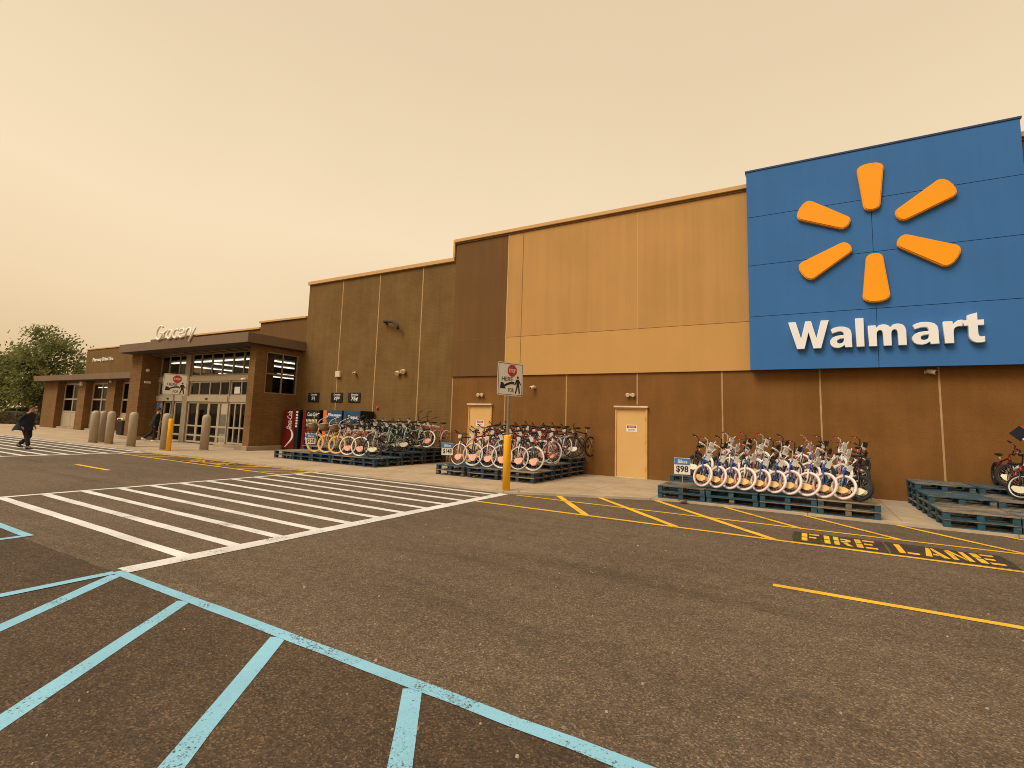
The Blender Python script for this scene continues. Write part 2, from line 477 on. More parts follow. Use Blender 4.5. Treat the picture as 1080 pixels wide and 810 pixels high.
# ------------------------------------------------------------------ text
def _tmesh(body, offset, shear=0.0, res=4):
    cu = bpy.data.curves.new('lettering', 'FONT')
    cu.body = body; cu.size = 1.0; cu.offset = offset; cu.shear = shear; cu.resolution_u = res
    ob = bpy.data.objects.new('lettering', cu)
    COL.objects.link(ob)
    bpy.context.view_layer.update()
    dg = bpy.context.evaluated_depsgraph_get()
    me = bpy.data.meshes.new_from_object(ob.evaluated_get(dg))
    V = [v.co.copy() for v in me.vertices]
    Fs = [tuple(p.vertices) for p in me.polygons]
    bpy.data.objects.remove(ob); bpy.data.curves.remove(cu); bpy.data.meshes.remove(me)
    return V, Fs

def text_mb(body, x0, x1, z0, z1, y, depth, offset=0.0, shear=0.0, front=-1):
    """raised text in the XZ plane facing -Y, fitted into the box"""
    V, Fs = _tmesh(body, offset, shear)
    ax = min(v.x for v in V); bx = max(v.x for v in V); ay = min(v.y for v in V); by = max(v.y for v in V)
    f = lambda v: (x0 + (v.x - ax) / (bx - ax) * (x1 - x0), z0 + (v.y - ay) / (by - ay) * (z1 - z0))
    return _raise(V, Fs, f, y, depth)

def _raise(V, Fs, f, y, depth):
    bm = bmesh.new()
    vs = [bm.verts.new((f(v)[0], y, f(v)[1])) for v in V]
    for q in Fs:
        try: bm.faces.new([vs[i] for i in q])
        except ValueError: pass
    bmesh.ops.remove_doubles(bm, verts=bm.verts[:], dist=1e-6)
    if depth:
        r = bmesh.ops.extrude_face_region(bm, geom=bm.faces[:])
        for g in r['geom']:
            if isinstance(g, bmesh.types.BMVert): g.co.y -= depth
    bmesh.ops.recalc_face_normals(bm, faces=bm.faces[:])
    bm.verts.index_update()
    mb = MB().add([v.co.copy() for v in bm.verts], [tuple(v.index for v in q.verts) for q in bm.faces])
    bm.free()
    return mb

def letters(body, x0, x1, z0, z1, y, depth, offset=0.0, shear=0.0, name='letter', m=None, parent=None, zref=None):
    """one object per letter, spaced as the font spaces them; z0..z1 is the height of zref (a letter of the word)"""
    full = _tmesh(body, offset, shear)[0]
    ax = min(v.x for v in full); bx = max(v.x for v in full)
    ref = _tmesh(zref or body, offset, shear)[0]
    ay = min(v.y for v in ref); by = max(v.y for v in ref)
    bar = _tmesh('|', offset, shear)[0]; barx = max(v.x for v in bar)
    sx = (x1 - x0) / (bx - ax); sz = (z1 - z0) / (by - ay)
    for i, ch in enumerate(body):
        if ch == ' ': continue
        pen = max(v.x for v in _tmesh(body[:i] + '|', offset, shear)[0]) - barx
        V, Fs = _tmesh(ch, offset, shear)
        f = lambda v: (x0 + (v.x + pen - ax) * sx, z0 + (v.y - ay) * sz)
        mb = _raise(V, Fs, f, y, depth)
        mb.build(name, m, parent)

# ------------------------------------------------------------------ world, sun, camera
SUN_EL, SUN_AZ = R(50), R(202)      # azimuth from +Y clockwise: behind the camera, to its left
w = bpy.data.worlds.new('World'); scene.world = w
w.use_nodes = True
nt = w.node_tree; nt.nodes.clear()
out = N(nt, 'ShaderNodeOutputWorld'); bg = N(nt, 'ShaderNodeBackground')
sky = N(nt, 'ShaderNodeTexSky'); sky.sky_type = 'NISHITA'; sky.sun_disc = False
sky.sun_elevation = SUN_EL; sky.sun_rotation = SUN_AZ; sky.dust_density = 8.0; sky.air_density = 2.0
tc = N(nt, 'ShaderNodeTexCoord')
sp = N(nt, 'ShaderNodeSeparateXYZ'); nt.links.new(tc.outputs['Generated'], sp.inputs[0])
nz = N(nt, 'ShaderNodeTexNoise', Scale=1.6, Detail=3.0); nt.links.new(tc.outputs['Generated'], nz.inputs['Vector'])
wob = N(nt, 'ShaderNodeMath', operation='MULTIPLY_ADD'); wob.inputs[1].default_value = 0.20; wob.inputs[2].default_value = -0.10
nt.links.new(nz.outputs[0], wob.inputs[0])
el = N(nt, 'ShaderNodeMath', operation='ADD'); nt.links.new(sp.outputs[2], el.inputs[0]); nt.links.new(wob.outputs[0], el.inputs[1])
haze = ramp(nt, el.outputs[0], [(0.0, (0.70, 0.485, 0.262)), (0.06, (0.74, 0.53, 0.30)), (0.20, (0.87, 0.665, 0.42)), (0.33, (0.92, 0.725, 0.475)), (0.60, (0.79, 0.61, 0.395)), (1.0, (0.72, 0.545, 0.34))])
sc_ = N(nt, 'ShaderNodeVectorMath', operation='SCALE'); sc_.inputs['Scale'].default_value = 0.008
nt.links.new(sky.outputs[0], sc_.inputs[0])
ad = N(nt, 'ShaderNodeVectorMath', operation='ADD'); nt.links.new(haze, ad.inputs[0]); nt.links.new(sc_.outputs[0], ad.inputs[1])
nt.links.new(ad.outputs[0], bg.inputs['Color']); bg.inputs['Strength'].default_value = 1.0
nt.links.new(bg.outputs[0], out.inputs[0])

sl = bpy.data.lights.new('sun', 'SUN'); sl.energy = 2.5; sl.angle = R(30); sl.color = (1.0, 0.955, 0.88)
so = bpy.data.objects.new('sun', sl); COL.objects.link(so)
sd = Vector((math.sin(SUN_AZ) * math.cos(SUN_EL), math.cos(SUN_AZ) * math.cos(SUN_EL), math.sin(SUN_EL)))
so.rotation_euler = sd.to_track_quat('Z', 'Y').to_euler()
so.location = (0, -20, 30)

yaw, pit, rol = R(-31.03), R(6.44), R(1.95)
Fv = Vector((math.sin(yaw) * math.cos(pit), math.cos(yaw) * math.cos(pit), math.sin(pit)))
rv = Vector((math.cos(yaw), -math.sin(yaw), 0)); uv = rv.cross(Fv)
rx = rv * math.cos(rol) + uv * math.sin(rol); ux = uv * math.cos(rol) - rv * math.sin(rol)
cam = bpy.data.cameras.new('camera'); co = bpy.data.objects.new('camera', cam); COL.objects.link(co)
co.matrix_world = Matrix(((rx.x, ux.x, -Fv.x, 0), (rx.y, ux.y, -Fv.y, 0), (rx.z, ux.z, -Fv.z, 1.632), (0, 0, 0, 1)))
cam.sensor_width = 36; cam.lens = 536.9 / 1080 * 36
cam.shift_x = 0.01287; cam.shift_y = -0.01824
cam.clip_start = 0.05; cam.clip_end = 3000
scene.camera = co
scene.cycles.filter_width = 1.0
scene.view_settings.view_transform = 'Standard'; scene.view_settings.look = 'None'; scene.view_settings.exposure = 0

# ------------------------------------------------------------------ ground
WK = 0.05                                     # top of the pavement
MB().quad((-900, -500, 0), (900, -500, 0), (900, 900, 0), (-900, 900, 0)).build('ground', M_ASPH, kind='structure')

def wavy(pts, step=0.35, j=0.006):
    outp = []
    for i, p in enumerate(pts):
        q = pts[(i + 1) % len(pts)]
        d = math.hypot(q[0] - p[0], q[1] - p[1]); n = max(1, int(d / step))
        for k in range(n):
            t = k / n
            s_ = j if k else 0
            outp.append((p[0] + (q[0] - p[0]) * t + rnd.uniform(-s_, s_), p[1] + (q[1] - p[1]) * t + rnd.uniform(-s_, s_)))
    return outp

def sheet(name, poly, z, m, j=0.006, step=0.35):
    pts = wavy(poly, step, j)
    mb = MB().add([(x, y, z) for x, y in pts], [tuple(range(len(pts)))])
    me = mb.mesh(name, m, fix=False)
    o = bpy.data.objects.new(name, me); COL.objects.link(o)
    if me.polygons[0].normal.z < 0: me.flip_normals()
    o['kind'] = 'structure'
    return o

def strip(name, a, b, width, z, m, j=0.006):
    a = Vector(a); b = Vector(b); d = (b - a).normalized(); n = Vector((-d.y, d.x)) * (width / 2)
    return sheet(name, [a + n, b + n, b - n, a - n][::-1], z, m, j)

# dark sealed parking bays in the foreground
sheet('parking_bay', [(-45, -14), (9, -14), (9, 2.63), (-45, 2.63)], 0.002, M_BAY, 0.02)
# pavement
walk_edge = [(-90, 10.5), (-6.3, 10.5), (-5.75, 10.62), (-4.9, 11.06), (-4.1, 11.42), (-3.0, 12.0), (-2.55, 12.12), (16, 12.13)]
poly = walk_edge + [(16, 16.4), (-20.5, 16.4), (-20.5, 26), (-90, 26)]
mb = MB()
mb.add([(x, y, WK) for x, y in poly], [tuple(range(len(poly)))])
mb.build('pavement', M_WALK, kind='structure')
kb = MB()
for (a, b) in zip(walk_edge[:-1], walk_edge[1:]):
    d = Vector((b[0] - a[0], b[1] - a[1])).normalized(); n = Vector((-d.y, d.x)) * 0.15
    kb.add([(a[0], a[1], 0), (b[0], b[1], 0), (b[0], b[1], WK + 0.003), (a[0], a[1], WK + 0.003), (b[0] + n.x, b[1] + n.y, WK + 0.003), (a[0] + n.x, a[1] + n.y, WK + 0.003)],
           [(0, 1, 2, 3), (3, 2, 4, 5)])
kb.build('kerb', M_KERB, kind='structure')
sheet('grass_verge', [(-140, 18.5), (-55.5, 18.5), (-55.5, 60), (-140, 60)], 0.006, M_GRASS, 0.1, 2)

# ------------------------------------------------------------------ markings
# zebra ladder in front of the camera
strip('crosswalk_line', (-6.02, 2.70), (-6.02, 10.45), 0.24, 0.006, M_WHITE, 0.008)
strip('crosswalk_line', (-12.40, 3.40), (-12.40, 10.45), 0.13, 0.006, M_WHITE, 0.006)
for i in range(12):
    yn = 3.36 + i * 0.620
    strip('crosswalk_bar', (-12.33, yn + 0.10 - 0.002 * i), (-6.14, yn), 0.15, 0.004, M_WHITE, 0.007)
# blue bay outline and hatching
strip('bay_line', (-6.02, 2.645), (3.5, 2.645), 0.105, 0.0065, M_BLUEP)
for i in range(7):
    x = -4.70 + 1.285 * (i - 1) + (0.03 if i else 0.08)
    strip('bay_hatch', (x, 2.60), (x + 2.22, 2.60 - 3.1), 0.118, 0.0045, M_BLUEP)
strip('bay_line', (-6.0, 2.62), (-6.0, -3.4), 0.115, 0.0082, M_BLUEP)
strip('bay_line', (-8.52, 2.70), (-8.52, -3.4), 0.105, 0.0065, M_BLUEP)
strip('bay_line', (-15.0, 2.69), (-8.47, 2.69), 0.105, 0.0085, M_BLUEP)
# fire lane
strip('fire_lane_line', (-5.88, 9.055), (16, 9.06), 0.10, 0.006, M_YELLOW)
strip('fire_lane_line', (-5.7, 10.44), (16, 10.42), 0.085, 0.006, M_YELLOW)
tops = [(-4.90, 11.02), (-4.10, 11.48), (-2.93, 11.98), (-1.53, 12.09), (-0.07, 12.09), (1.40, 12.09), (2.87, 12.09), (4.34, 12.09), (5.8, 12.09)]
bots = [(-3.48, 9.06), (-1.90, 9.08), (-0.47, 9.08), (-0.14, 10.46), (1.24, 10.46), (2.70, 10.46), (4.17, 10.46), (5.6, 10.46), (7.1, 10.46)]
for i, (a, b) in enumerate(zip(tops, bots)):
    strip('fire_lane_hatch', a, b, 0.13 if i < 3 else 0.10, 0.0085, M_YELLOW)
strip('lane_dash', (-0.34, 6.43), (2.72, 6.39), 0.105, 0.005, M_YELLOW)
strip('lane_dash', (-18.33, 6.69), (-16.17, 6.64), 0.12, 0.005, M_YELLOW)
# far fire lane by the entrance
strip('fire_lane_line', (-22.2, 9.36), (-12.5, 9.20), 0.10, 0.006, M_YELLOW)
strip('fire_lane_line', (-22.2, 10.36), (-12.5, 10.36), 0.085, 0.006, M_YELLOW)
for x in (-20.9, -19.6, -14.9, -13.7, -12.55):
    strip('fire_lane_hatch', (x + 0.3, 10.33), (x - 0.9 if x > -20.5 else x - 0.7, 9.4 if x < -19 else 9.27), 0.10, 0.0085, M_YELLOW)
# entrance zebra
strip('crosswalk_line', (-22.38, 6.0), (-22.38, 10.45), 0.20, 0.006, M_WHITE)
for i in range(8):
    strip('crosswalk_bar', (-44, 6.12 + i * 0.60), (-22.48, 6.12 + i * 0.60), 0.16, 0.004, M_WHITE)

STEN = {   # stencil strokes in a unit box (w 1, h 1), cut by bridges
 'F': [[(0, 0), (.32, 0), (.32, .42), (0, .42)], [(0, .5), (.32, .5), (.32, 1), (0, 1)], [(.42, .82), (1, .82), (1, 1), (.42, 1)], [(.42, .42), (.82, .42), (.82, .6), (.42, .6)]],
 'I': [[(0, 0), (1, 0), (1, .44), (0, .44)], [(0, .52), (1, .52), (1, 1), (0, 1)]],
 'R': [[(0, 0), (.30, 0), (.30, .45), (0, .45)], [(0, .53), (.30, .53), (.30, 1), (0, 1)], [(.40, .84), (.72, .84), (.98, .74), (.98, .56), (.72, .42), (.40, .42), (.40, .57), (.62, .57), (.70, .63), (.66, .70), (.40, .70)], [(.48, .36), (.74, .36), (1.02, 0), (.72, 0)]],
 'E': [[(0, 0), (.32, 0), (.32, .46), (0, .46)], [(0, .54), (.32, .54), (.32, 1), (0, 1)], [(.42, .83), (1, .83), (1, 1), (.42, 1)], [(.42, .42), (.84, .42), (.84, .58), (.42, .58)], [(.42, 0), (1, 0), (1, .17), (.42, .17)]],
 'L': [[(0, 0), (.32, 0), (.32, 1), (0, 1)], [(.42, 0), (1, 0), (1, .17), (.42, .17)]],
 'A': [[(-.05, 0), (.24, 0), (.48, .78), (.48, 1), (.34, 1)], [(.55, 1), (.66, 1), (1.05, 0), (.75, 0), (.55, .7)], [(.36, .2), (.66, .2), (.60, .37), (.42, .37)]],
 'N': [[(0, 0), (.28, 0), (.28, .62), (0, .95)], [(.05, 1), (.30, 1), (.68, .32), (.68, .04), (.36, .55)], [(.74, 0), (1, 0), (1, 1), (.74, 1)]],
}
def stencil(x0, y0, h, words, name):
    k = 0
    for word in words:
        bx0 = min(a for _, a, _ in word) - 0.11; bx1 = max(b for _, _, b in word) + 0.11
        sheet('asphalt_patch', [(x0 + bx0, y0 - 0.10), (x0 + bx1, y0 - 0.10), (x0 + bx1, y0 + h + 0.10), (x0 + bx0, y0 + h + 0.10)], 0.0045, M_PATCH, 0.03)
        for ch, a, b in word:
            mb = MB()
            for poly in STEN[ch]:
                pts = wavy([(x0 + a + p[0] * (b - a), y0 + p[1] * h) for p in poly], 0.2, 0.003)
                n = len(pts)
                mb.add([(p[0], p[1], 0.0075) for p in pts], [tuple(range(n))])
            o = mb.build(name, M_YELLOW, kind='structure', fix=False)
W1 = [('F', -.09, .15), ('I', .21, .285), ('R', .335, .56), ('E', .61, .86)]
W2 = [('L', 1.10, 1.33), ('A', 1.40, 1.64), ('N', 1.68, 1.90), ('E', 1.96, 2.21)]
stencil(0.0, 9.30, 0.67, [W1, W2], 'fire_lane_letter')
stencil(-18.1, 9.52, 0.62, [W1, W2], 'fire_lane_letter')

# pebbles
pb = MB()
for i in range(260):
    d = rnd.uniform(2.2, 11); a = rnd.uniform(R(-78), R(22))
    x, y = d * math.sin(a), d * math.cos(a)
    if y > 10.2: continue
    r = rnd.uniform(0.004, 0.010) * (1.5 if rnd.random() < 0.06 else 1)
    q = rnd.random() * PI
    vs = []
    for j in range(6):
        t = q + j * PI / 3
        vs.append((x + r * rnd.uniform(.7, 1.3) * math.cos(t), y + r * rnd.uniform(.6, 1.1) * math.sin(t), 0.0))
    top = [(x + (v[0] - x) * .6, y + (v[1] - y) * .6, 0.003 + r * 0.6) for v in vs]
    pb.add(vs + top, [tuple(range(6, 12))] + [(j, (j + 1) % 6, 6 + (j + 1) % 6, 6 + j) for j in range(6)])
pb.build('loose_stones', M_STONE, kind='stuff')
bpy.data.objects['loose_stones']['label'] = 'small pale stones scattered over the asphalt'
bpy.data.objects['loose_stones']['category'] = 'stones'

# ------------------------------------------------------------------ the store
YW = 16.18
st = thing('store_building', 'long flat roofed brown and tan store building behind the pallets of bicycles', 'building', (0, YW, 0))
def part(mb, name, m, parent=st, **k):
    if parent is not None and parent.parent is None:
        off = Matrix.Translation(-parent.location)
    else:
        off = Matrix.Translation(-parent.parent.location)
    mb.xform(off)
    return mb.build(name, m, parent, **k)
# lower wall with openings kept behind the doors (doors are hung 3 cm proud)
part(MB().box(-11.87, 16, YW, YW + 0.3, 0, 3.37), 'lower_wall', M_LOWER)
part(MB().box(-20.75, -11.87, YW, YW + 0.3, 0, 8.05).box(-21.28, -20.751, YW + 0.002, YW + 0.3, 0, 5.3), 'olive_wall', M_OLIVE)
part(MB().box(-32.5, -20.75, YW + 0.05, YW + 0.35, 5.0, 6.12), 'low_parapet_wall', M_DARKP)
part(MB().box(-24.45, -20.75, YW, YW + 0.3, 5.2, 6.42), 'parapet_wall', M_DARKP)
part(MB().box(-11.87, -9.43, YW - 0.06, YW + 0.3, 3.372, 8.80), 'dark_panel', M_DARKP)
part(MB().box(-9.43, -1.0, YW - 0.062, YW + 0.3, 4.80, 8.80), 'tan_panel', M_TAN)
part(MB().box(-9.43, -1.0, YW - 0.062, YW + 0.3, 3.372, 4.785), 'tan_panel', M_TAN2, label='lighter tan band of wall panels above the brown base')
part(MB().box(-1.0, 16, YW - 0.06, YW + 0.3, 3.372, 8.80), 'dark_panel', M_DARKP)
part(MB().box(-9.43, -1.0, YW - 0.055, YW, 4.785, 4.80), 'panel_seam', M_SEAM)
part(MB().box(-11.87, -9.43, YW - 0.064, YW, 4.775, 4.79), 'panel_seam', M_SEAM)
part(MB().box(-8.81, -8.79, YW - 0.066, YW, 3.38, 8.79), 'panel_seam', M_SEAM)
part(MB().box(-4.545, -4.53, YW - 0.066, YW, 3.38, 8.79), 'panel_seam', M_COPE)
part(MB().box(-9.45, -9.41, YW - 0.068, YW, 3.38, 8.79), 'panel_seam', M_COPE)
for a, b, c in ((-11.93, 16, 8.80), ):
    part(MB().bbox(a, b, YW - 0.16, YW + 0.4, c, c + 0.13, 0.012), 'coping', M_COPE)
part(MB().box(-11.93, 16, YW - 0.10, YW + 0.3, 8.74, 8.799), 'coping_drip', M_SEAM)
part(MB().bbox(-20.80, -11.95, YW - 0.10, YW + 0.4, 8.05, 8.21, 0.012), 'coping', M_COPE)
part(MB().box(-12.02, -11.94, YW - 0.09, YW + 0.3, 8.215, 8.93), 'coping', M_COPE)
part(MB().bbox(-24.5, -20.80, YW - 0.08, YW + 0.4, 6.42, 6.52, 0.01), 'coping', M_COPE)
part(MB().bbox(-32.6, -24.5, YW - 0.03, YW + 0.4, 6.12, 6.22, 0.01), 'coping', M_COPE)
part(MB().box(-22.85, -22.83, YW - 0.004, YW + 0.1, 5.2, 6.41), 'panel_seam', M_SEAM)
for x in (-18.37, -16.03, -13.58):
    part(MB().box(x - 0.025, x + 0.025, YW - 0.006, YW + 0.1, 0.06, 8.04), 'wall_joint', M_JOINT)
for x in (-11.82, -9.42, -6.99, -4.55, -2.05, 0.39, 2.86, 5.3, 7.75):
    part(MB().box(x - 0.02, x + 0.02, YW - 0.006, YW + 0.1, 0.06 if x != -4.55 else 2.36, 3.365), 'wall_joint', M_JOINT)
part(MB().box(-20.7, 16, YW + 0.3, 60, 7.6, 7.8), 'roof', M_FASCD)
part(MB().box(-20.75, -20.45, YW + 0.3, 60, 0, 7.6), 'rear_wall', M_DARKP)
part(MB().box(15.7, 16, YW + 0.3, 60, 0, 7.6), 'rear_wall', M_DARKP)
part(MB().box(-20.75, 16, 59.7, 60, 0, 7.6), 'rear_wall', M_DARKP)
def service_door(x0, x1, ztop):
    d = part(MB().bbox(x0 + 0.05, x1 - 0.06, YW - 0.022, YW + 0.02, WK + 0.02, ztop - 0.06, 0.004), 'service_door', M_DOOR)
    q = lambda mb, n, m: part(mb, n, m, d)
    fr = MB().box(x0, x0 + 0.046, YW - 0.05, YW + 0.02, WK, ztop).box(x1 - 0.056, x1, YW - 0.05, YW + 0.02, WK, ztop).box(x0 + 0.046, x1 - 0.056, YW - 0.05, YW + 0.02, ztop - 0.056, ztop - 0.002)
    q(fr, 'door_frame', M_DOORF)
    q(MB().bbox(x0 - 0.03, x1 + 0.03, YW - 0.13, YW, ztop + 0.004, ztop + 0.055, 0.006), 'drip_cap', M_PALE)
    q(MB().box(x0 + 0.05, x1 - 0.06, YW - 0.04, YW, WK + 0.001, WK + 0.019), 'threshold', M_PALE)
    for z in (0.35, 1.18, ztop - 0.35):
        q(MB().tube([(x1 - 0.06, YW - 0.03, z - 0.06), (x1 - 0.06, YW - 0.03, z + 0.06)], 0.012, 8), 'hinge', M_SEAM)
    xc = (x0 + x1) / 2 + 0.02
    q(MB().bbox(xc - 0.18, xc + 0.17, YW - 0.028, YW - 0.0225, 1.49, 1.71, 0.002), 'notice', M_SIGNW)
    q(MB().box(xc - 0.155, xc + 0.145, YW - 0.0305, YW - 0.0285, 1.61, 1.69), 'notice_band', M_SIGNR)
    q(text_mb('NOTICE', xc - 0.10, xc + 0.09, 1.625, 1.675, YW - 0.031, 0.0015), 'notice_lettering', M_SIGNW)
    q(text_mb('NO ENTRY', xc - 0.12, xc + 0.11, 1.52, 1.575, YW - 0.0286, 0.0015), 'notice_lettering', M_SIGNB)
service_door(-5.25, -4.22, 2.25)
service_door(-10.99, -9.95, 2.27)

# ------------------------------------------------------------------ big sign
YS = 15.90
sg = thing('store_sign', 'big blue panel sign with orange spark and white word Walmart', 'sign', (1.65, YS, 3.35))
part(MB().box(-1.25, 4.55, YS + 0.02, YW - 0.061, 3.37, 9.17), 'sign_backing', M_BLUED, sg)
part(MB().box(-1.30, 4.60, YS - 0.05, YW - 0.062, 9.192, 9.24), 'sign_cap', M_BLUED, sg)
for i, (z0, z1) in enumerate(((3.35, 4.862), (4.874, 6.357), (6.369, 7.80), (7.812, 9.19))):
    for (x0, x1) in (((-1.27, 1.654), (1.664, 4.57)) if i < 3 else ((-1.27, 4.57),)):
        part(MB().bbox(x0, x1, YS - 0.03, YS + 0.02, z0, z1, 0.003), 'sign_panel', M_BLUE, sg)
cx, cz = 1.665, 6.875
for k in range(6):
    a = PI / 2 + k * PI / 3
    r0, r1, w0, w1 = 0.575, 1.865, 0.185, 0.285
    pts = []
    # rounded wedge: narrow round inner end, wide softly rounded outer end
    for t in range(7):
        b = PI / 2 + PI * t / 6
        pts.append((r0 + 0.13 + 0.13 * math.cos(b), w0 * 0.98 * math.sin(b)))
    for t in range(9):
        b = -PI / 2 + PI * t / 8
        ex = abs(math.cos(b)) ** 0.92; ey = math.copysign(abs(math.sin(b)) ** 0.85, math.sin(b))
        pts.append((r1 - 0.17 + 0.17 * ex, w1 * ey))
    ca, sa = math.cos(a), math.sin(a)
    P2 = [(cx + p[0] * ca - p[1] * sa, cz + p[0] * sa + p[1] * ca) for p in pts]
    bm = bmesh.new()
    vs = [bm.verts.new((x, YS - 0.034, z)) for x, z in P2]
    fc = bm.faces.new(vs)
    r = bmesh.ops.extrude_face_region(bm, geom=[fc])
    nv = [g for g in r['geom'] if isinstance(g, bmesh.types.BMVert)]
    for v in nv: v.co.y -= 0.11
    top = [f for f in bm.faces if all(v in nv for v in f.verts)]
    bmesh.ops.bevel(bm, geom=[e for e in top[0].edges], offset=0.025, segments=2, affect='EDGES')
    bmesh.ops.recalc_face_normals(bm, faces=bm.faces[:])
    bm.verts.index_update()
    mb = MB().add([v.co.copy() for v in bm.verts], [tuple(v.index for v in f.verts) for f in bm.faces]); bm.free()
    part(mb, 'spark_ray', M_SPARK, sg)
GA = ([(.49, 0), (.325, 0), (.315, .055), (.26, .01), (.18, -.012), (.09, .003), (.03, .05), (.0, .13), (.01, .21), (.06, .275), (.14, .315), (.24, .33), (.305, .33), (.305, .365), (.29, .405), (.25, .425), (.18, .42), (.10, .395), (.055, .37), (.03, .495), (.10, .535), (.20, .56), (.32, .552), (.42, .51), (.47, .44), (.485, .34)],
      [(.305, .235), (.23, .232), (.178, .205), (.162, .165), (.175, .128), (.215, .112), (.265, .125), (.30, .165)])
GLY = {'W': ([(0, .75), (.185, .75), (.295, .30), (.40, .75), (.54, .75), (.645, .30), (.755, .75), (.94, .75), (.75, 0), (.565, 0), (.47, .42), (.375, 0), (.19, 0)],),
 'l': ([(0, 0), (0, .75), (.18, .75), (.18, 0)],),
 'm': ([(0, 0), (0, .54), (.165, .54), (.172, .48), (.22, .535), (.29, .555), (.36, .55), (.42, .52), (.452, .475), (.50, .53), (.57, .555), (.645, .55), (.71, .52), (.75, .46), (.77, .36), (.77, 0), (.59, 0), (.59, .33), (.575, .385), (.54, .405), (.505, .39), (.485, .36), (.475, .31), (.475, 0), (.295, 0), (.295, .33), (.28, .385), (.245, .405), (.21, .39), (.19, .36), (.18, .31), (.18, 0)],),
 'r': ([(0, 0), (0, .54), (.17, .54), (.178, .455), (.21, .51), (.26, .55), (.32, .562), (.36, .555), (.345, .395), (.29, .40), (.23, .385), (.195, .345), (.182, .28), (.182, 0)],),
 't': ([(.08, .40), (0, .40), (0, .54), (.08, .54), (.08, .66), (.26, .715), (.26, .54), (.37, .54), (.37, .40), (.26, .40), (.26, .20), (.275, .155), (.31, .14), (.37, .15), (.37, .01), (.30, -.012), (.21, -.008), (.14, .03), (.095, .095), (.08, .18)],), 'a': GA}
def glyph(loops, depth, bev):
    cu = bpy.data.curves.new('letter', 'CURVE'); cu.dimensions = '2D'; cu.fill_mode = 'BOTH'
    cu.extrude = depth / 2 - bev; cu.bevel_depth = bev; cu.bevel_resolution = 2; cu.offset = -0.013
    for lp in loops:
        sp = cu.splines.new('POLY'); sp.points.add(len(lp) - 1); sp.use_cyclic_u = True
        for p, q in zip(sp.points, lp): p.co = (q[0], q[1], 0, 1)
    ob = bpy.data.objects.new('letter', cu); COL.objects.link(ob); bpy.context.view_layer.update()
    me = bpy.data.meshes.new_from_object(ob.evaluated_get(bpy.context.evaluated_depsgraph_get()))
    bpy.data.objects.remove(ob); bpy.data.curves.remove(cu)
    me.name = 'letter'
    return me
for ch, x0, x1 in (('W', -.31, .63), ('a', .63, 1.12), ('l', 1.195, 1.375), ('m', 1.455, 2.225), ('a', 2.32, 2.84), ('r', 2.925, 3.29), ('t', 3.285, 3.655)):
    lp = GLY[ch]
    xm = max(p[0] for p in lp[0])
    inset = [[((p[0]) / xm * (x1 - x0), p[1]) for p in l_] for l_ in lp]
    me = glyph(inset, 0.13, 0.008)
    me.transform(Matrix.Translation(Vector((x0, YS - 0.034 - 0.066, 3.87)) - sg.location) @ Matrix.Rotation(PI / 2, 4, 'X'))
    me.materials.clear(); me.materials.append(M_LETW)
    o = bpy.data.objects.new('letter', me); COL.objects.link(o); o.parent = sg

# ------------------------------------------------------------------ small fittings on the walls
def wall_light(x, z, label, y=YW, s=1.0):
    t = thing('wall_light', label, 'light', (x, y, z), group='twin headed emergency lights on the brown wall')
    MB().bbox(-0.05, 0.05, -0.05, 0, -0.04, 0.04, 0.01).build('housing', M_PALE, t)
    for s_ in (-1, 1):
        mb = MB().lathe([(0.025, -0.06), (0.055, -0.02), (0.066, 0.03), (0.058, 0.05)], n=12)
        mb.xform(Matrix.Translation((s_ * 0.085 * s, -0.075, 0.0)) @ Matrix.Rotation(R(110), 4, 'X'))
        mb.build('lamp_head', M_PALE, t)
    return t
wall_light(-4.75, 2.66, 'pale twin headed light above the tan door right of the yellow post')
wall_light(-10.47, 2.66, 'pale twin headed light above the tan door behind the bicycles')
t = thing('wall_light', 'large pale twin floodlight on the olive wall below the bent pipe', 'light', (-14.45, YW, 3.62))
MB().bbox(-0.08, 0.08, -0.08, 0, -0.06, 0.06, 0.01).build('housing', M_PALE, t)
for s_ in (-1, 1):
    mb = MB().lathe([(0.04, -0.1), (0.09, -0.03), (0.11, 0.05), (0.1, 0.08)], n=12)
    mb.xform(Matrix.Translation((s_ * 0.16, -0.12, -0.02 + 0.03 * s_)) @ Matrix.Rotation(R(125), 4, 'X')); mb.build('lamp_head', M_PALE, t)
def wall_box(x, z, w_, h_, label, y=YW, m=M_PALE):
    t = thing('wall_box', label, 'box', (x, y, z))
    MB().bbox(-w_ / 2, w_ / 2, -0.12, 0, -h_ / 2, h_ / 2, 0.012).build('housing', m, t)
    MB().bbox(-w_ / 2 + 0.02, w_ / 2 - 0.02, -0.128, -0.118, -h_ / 2 + 0.02, h_ / 2 - 0.02, 0.004).build('cover', m, t)
    return t
wall_box(-18.25, 3.59, 0.30, 0.27, 'square pale box high on the olive wall beside a joint')
def camera_unit(x, y, z, label, turn=0.0):
    t = thing('security_camera', label, 'camera', (x, y, z), (0, 0, turn)); t.scale = (.78, .78, .78)
    MB().bbox(-0.05, 0.05, -0.04, 0, -0.05, 0.05, 0.008).build('mount', M_PALE, t)
    mb = MB().lathe([(0.02, 0.0), (0.065, 0.0), (0.075, 0.06), (0.075, 0.24), (0.06, 0.25)], n=14)
    mb.xform(Matrix.Translation((0, -0.06, 0.03)) @ Matrix.Rotation(R(105), 4, 'X')); mb.build('body', M_PALE, t)
    mb = MB().lathe([(0.045, 0.0), (0.04, 0.012)], n=12)
    mb.xform(Matrix.Translation((0, -0.06, 0.03)) @ Matrix.Rotation(R(105), 4, 'X') @ Matrix.Translation((0, 0, 0.252))); mb.build('lens', M_BLK, t)
    return t
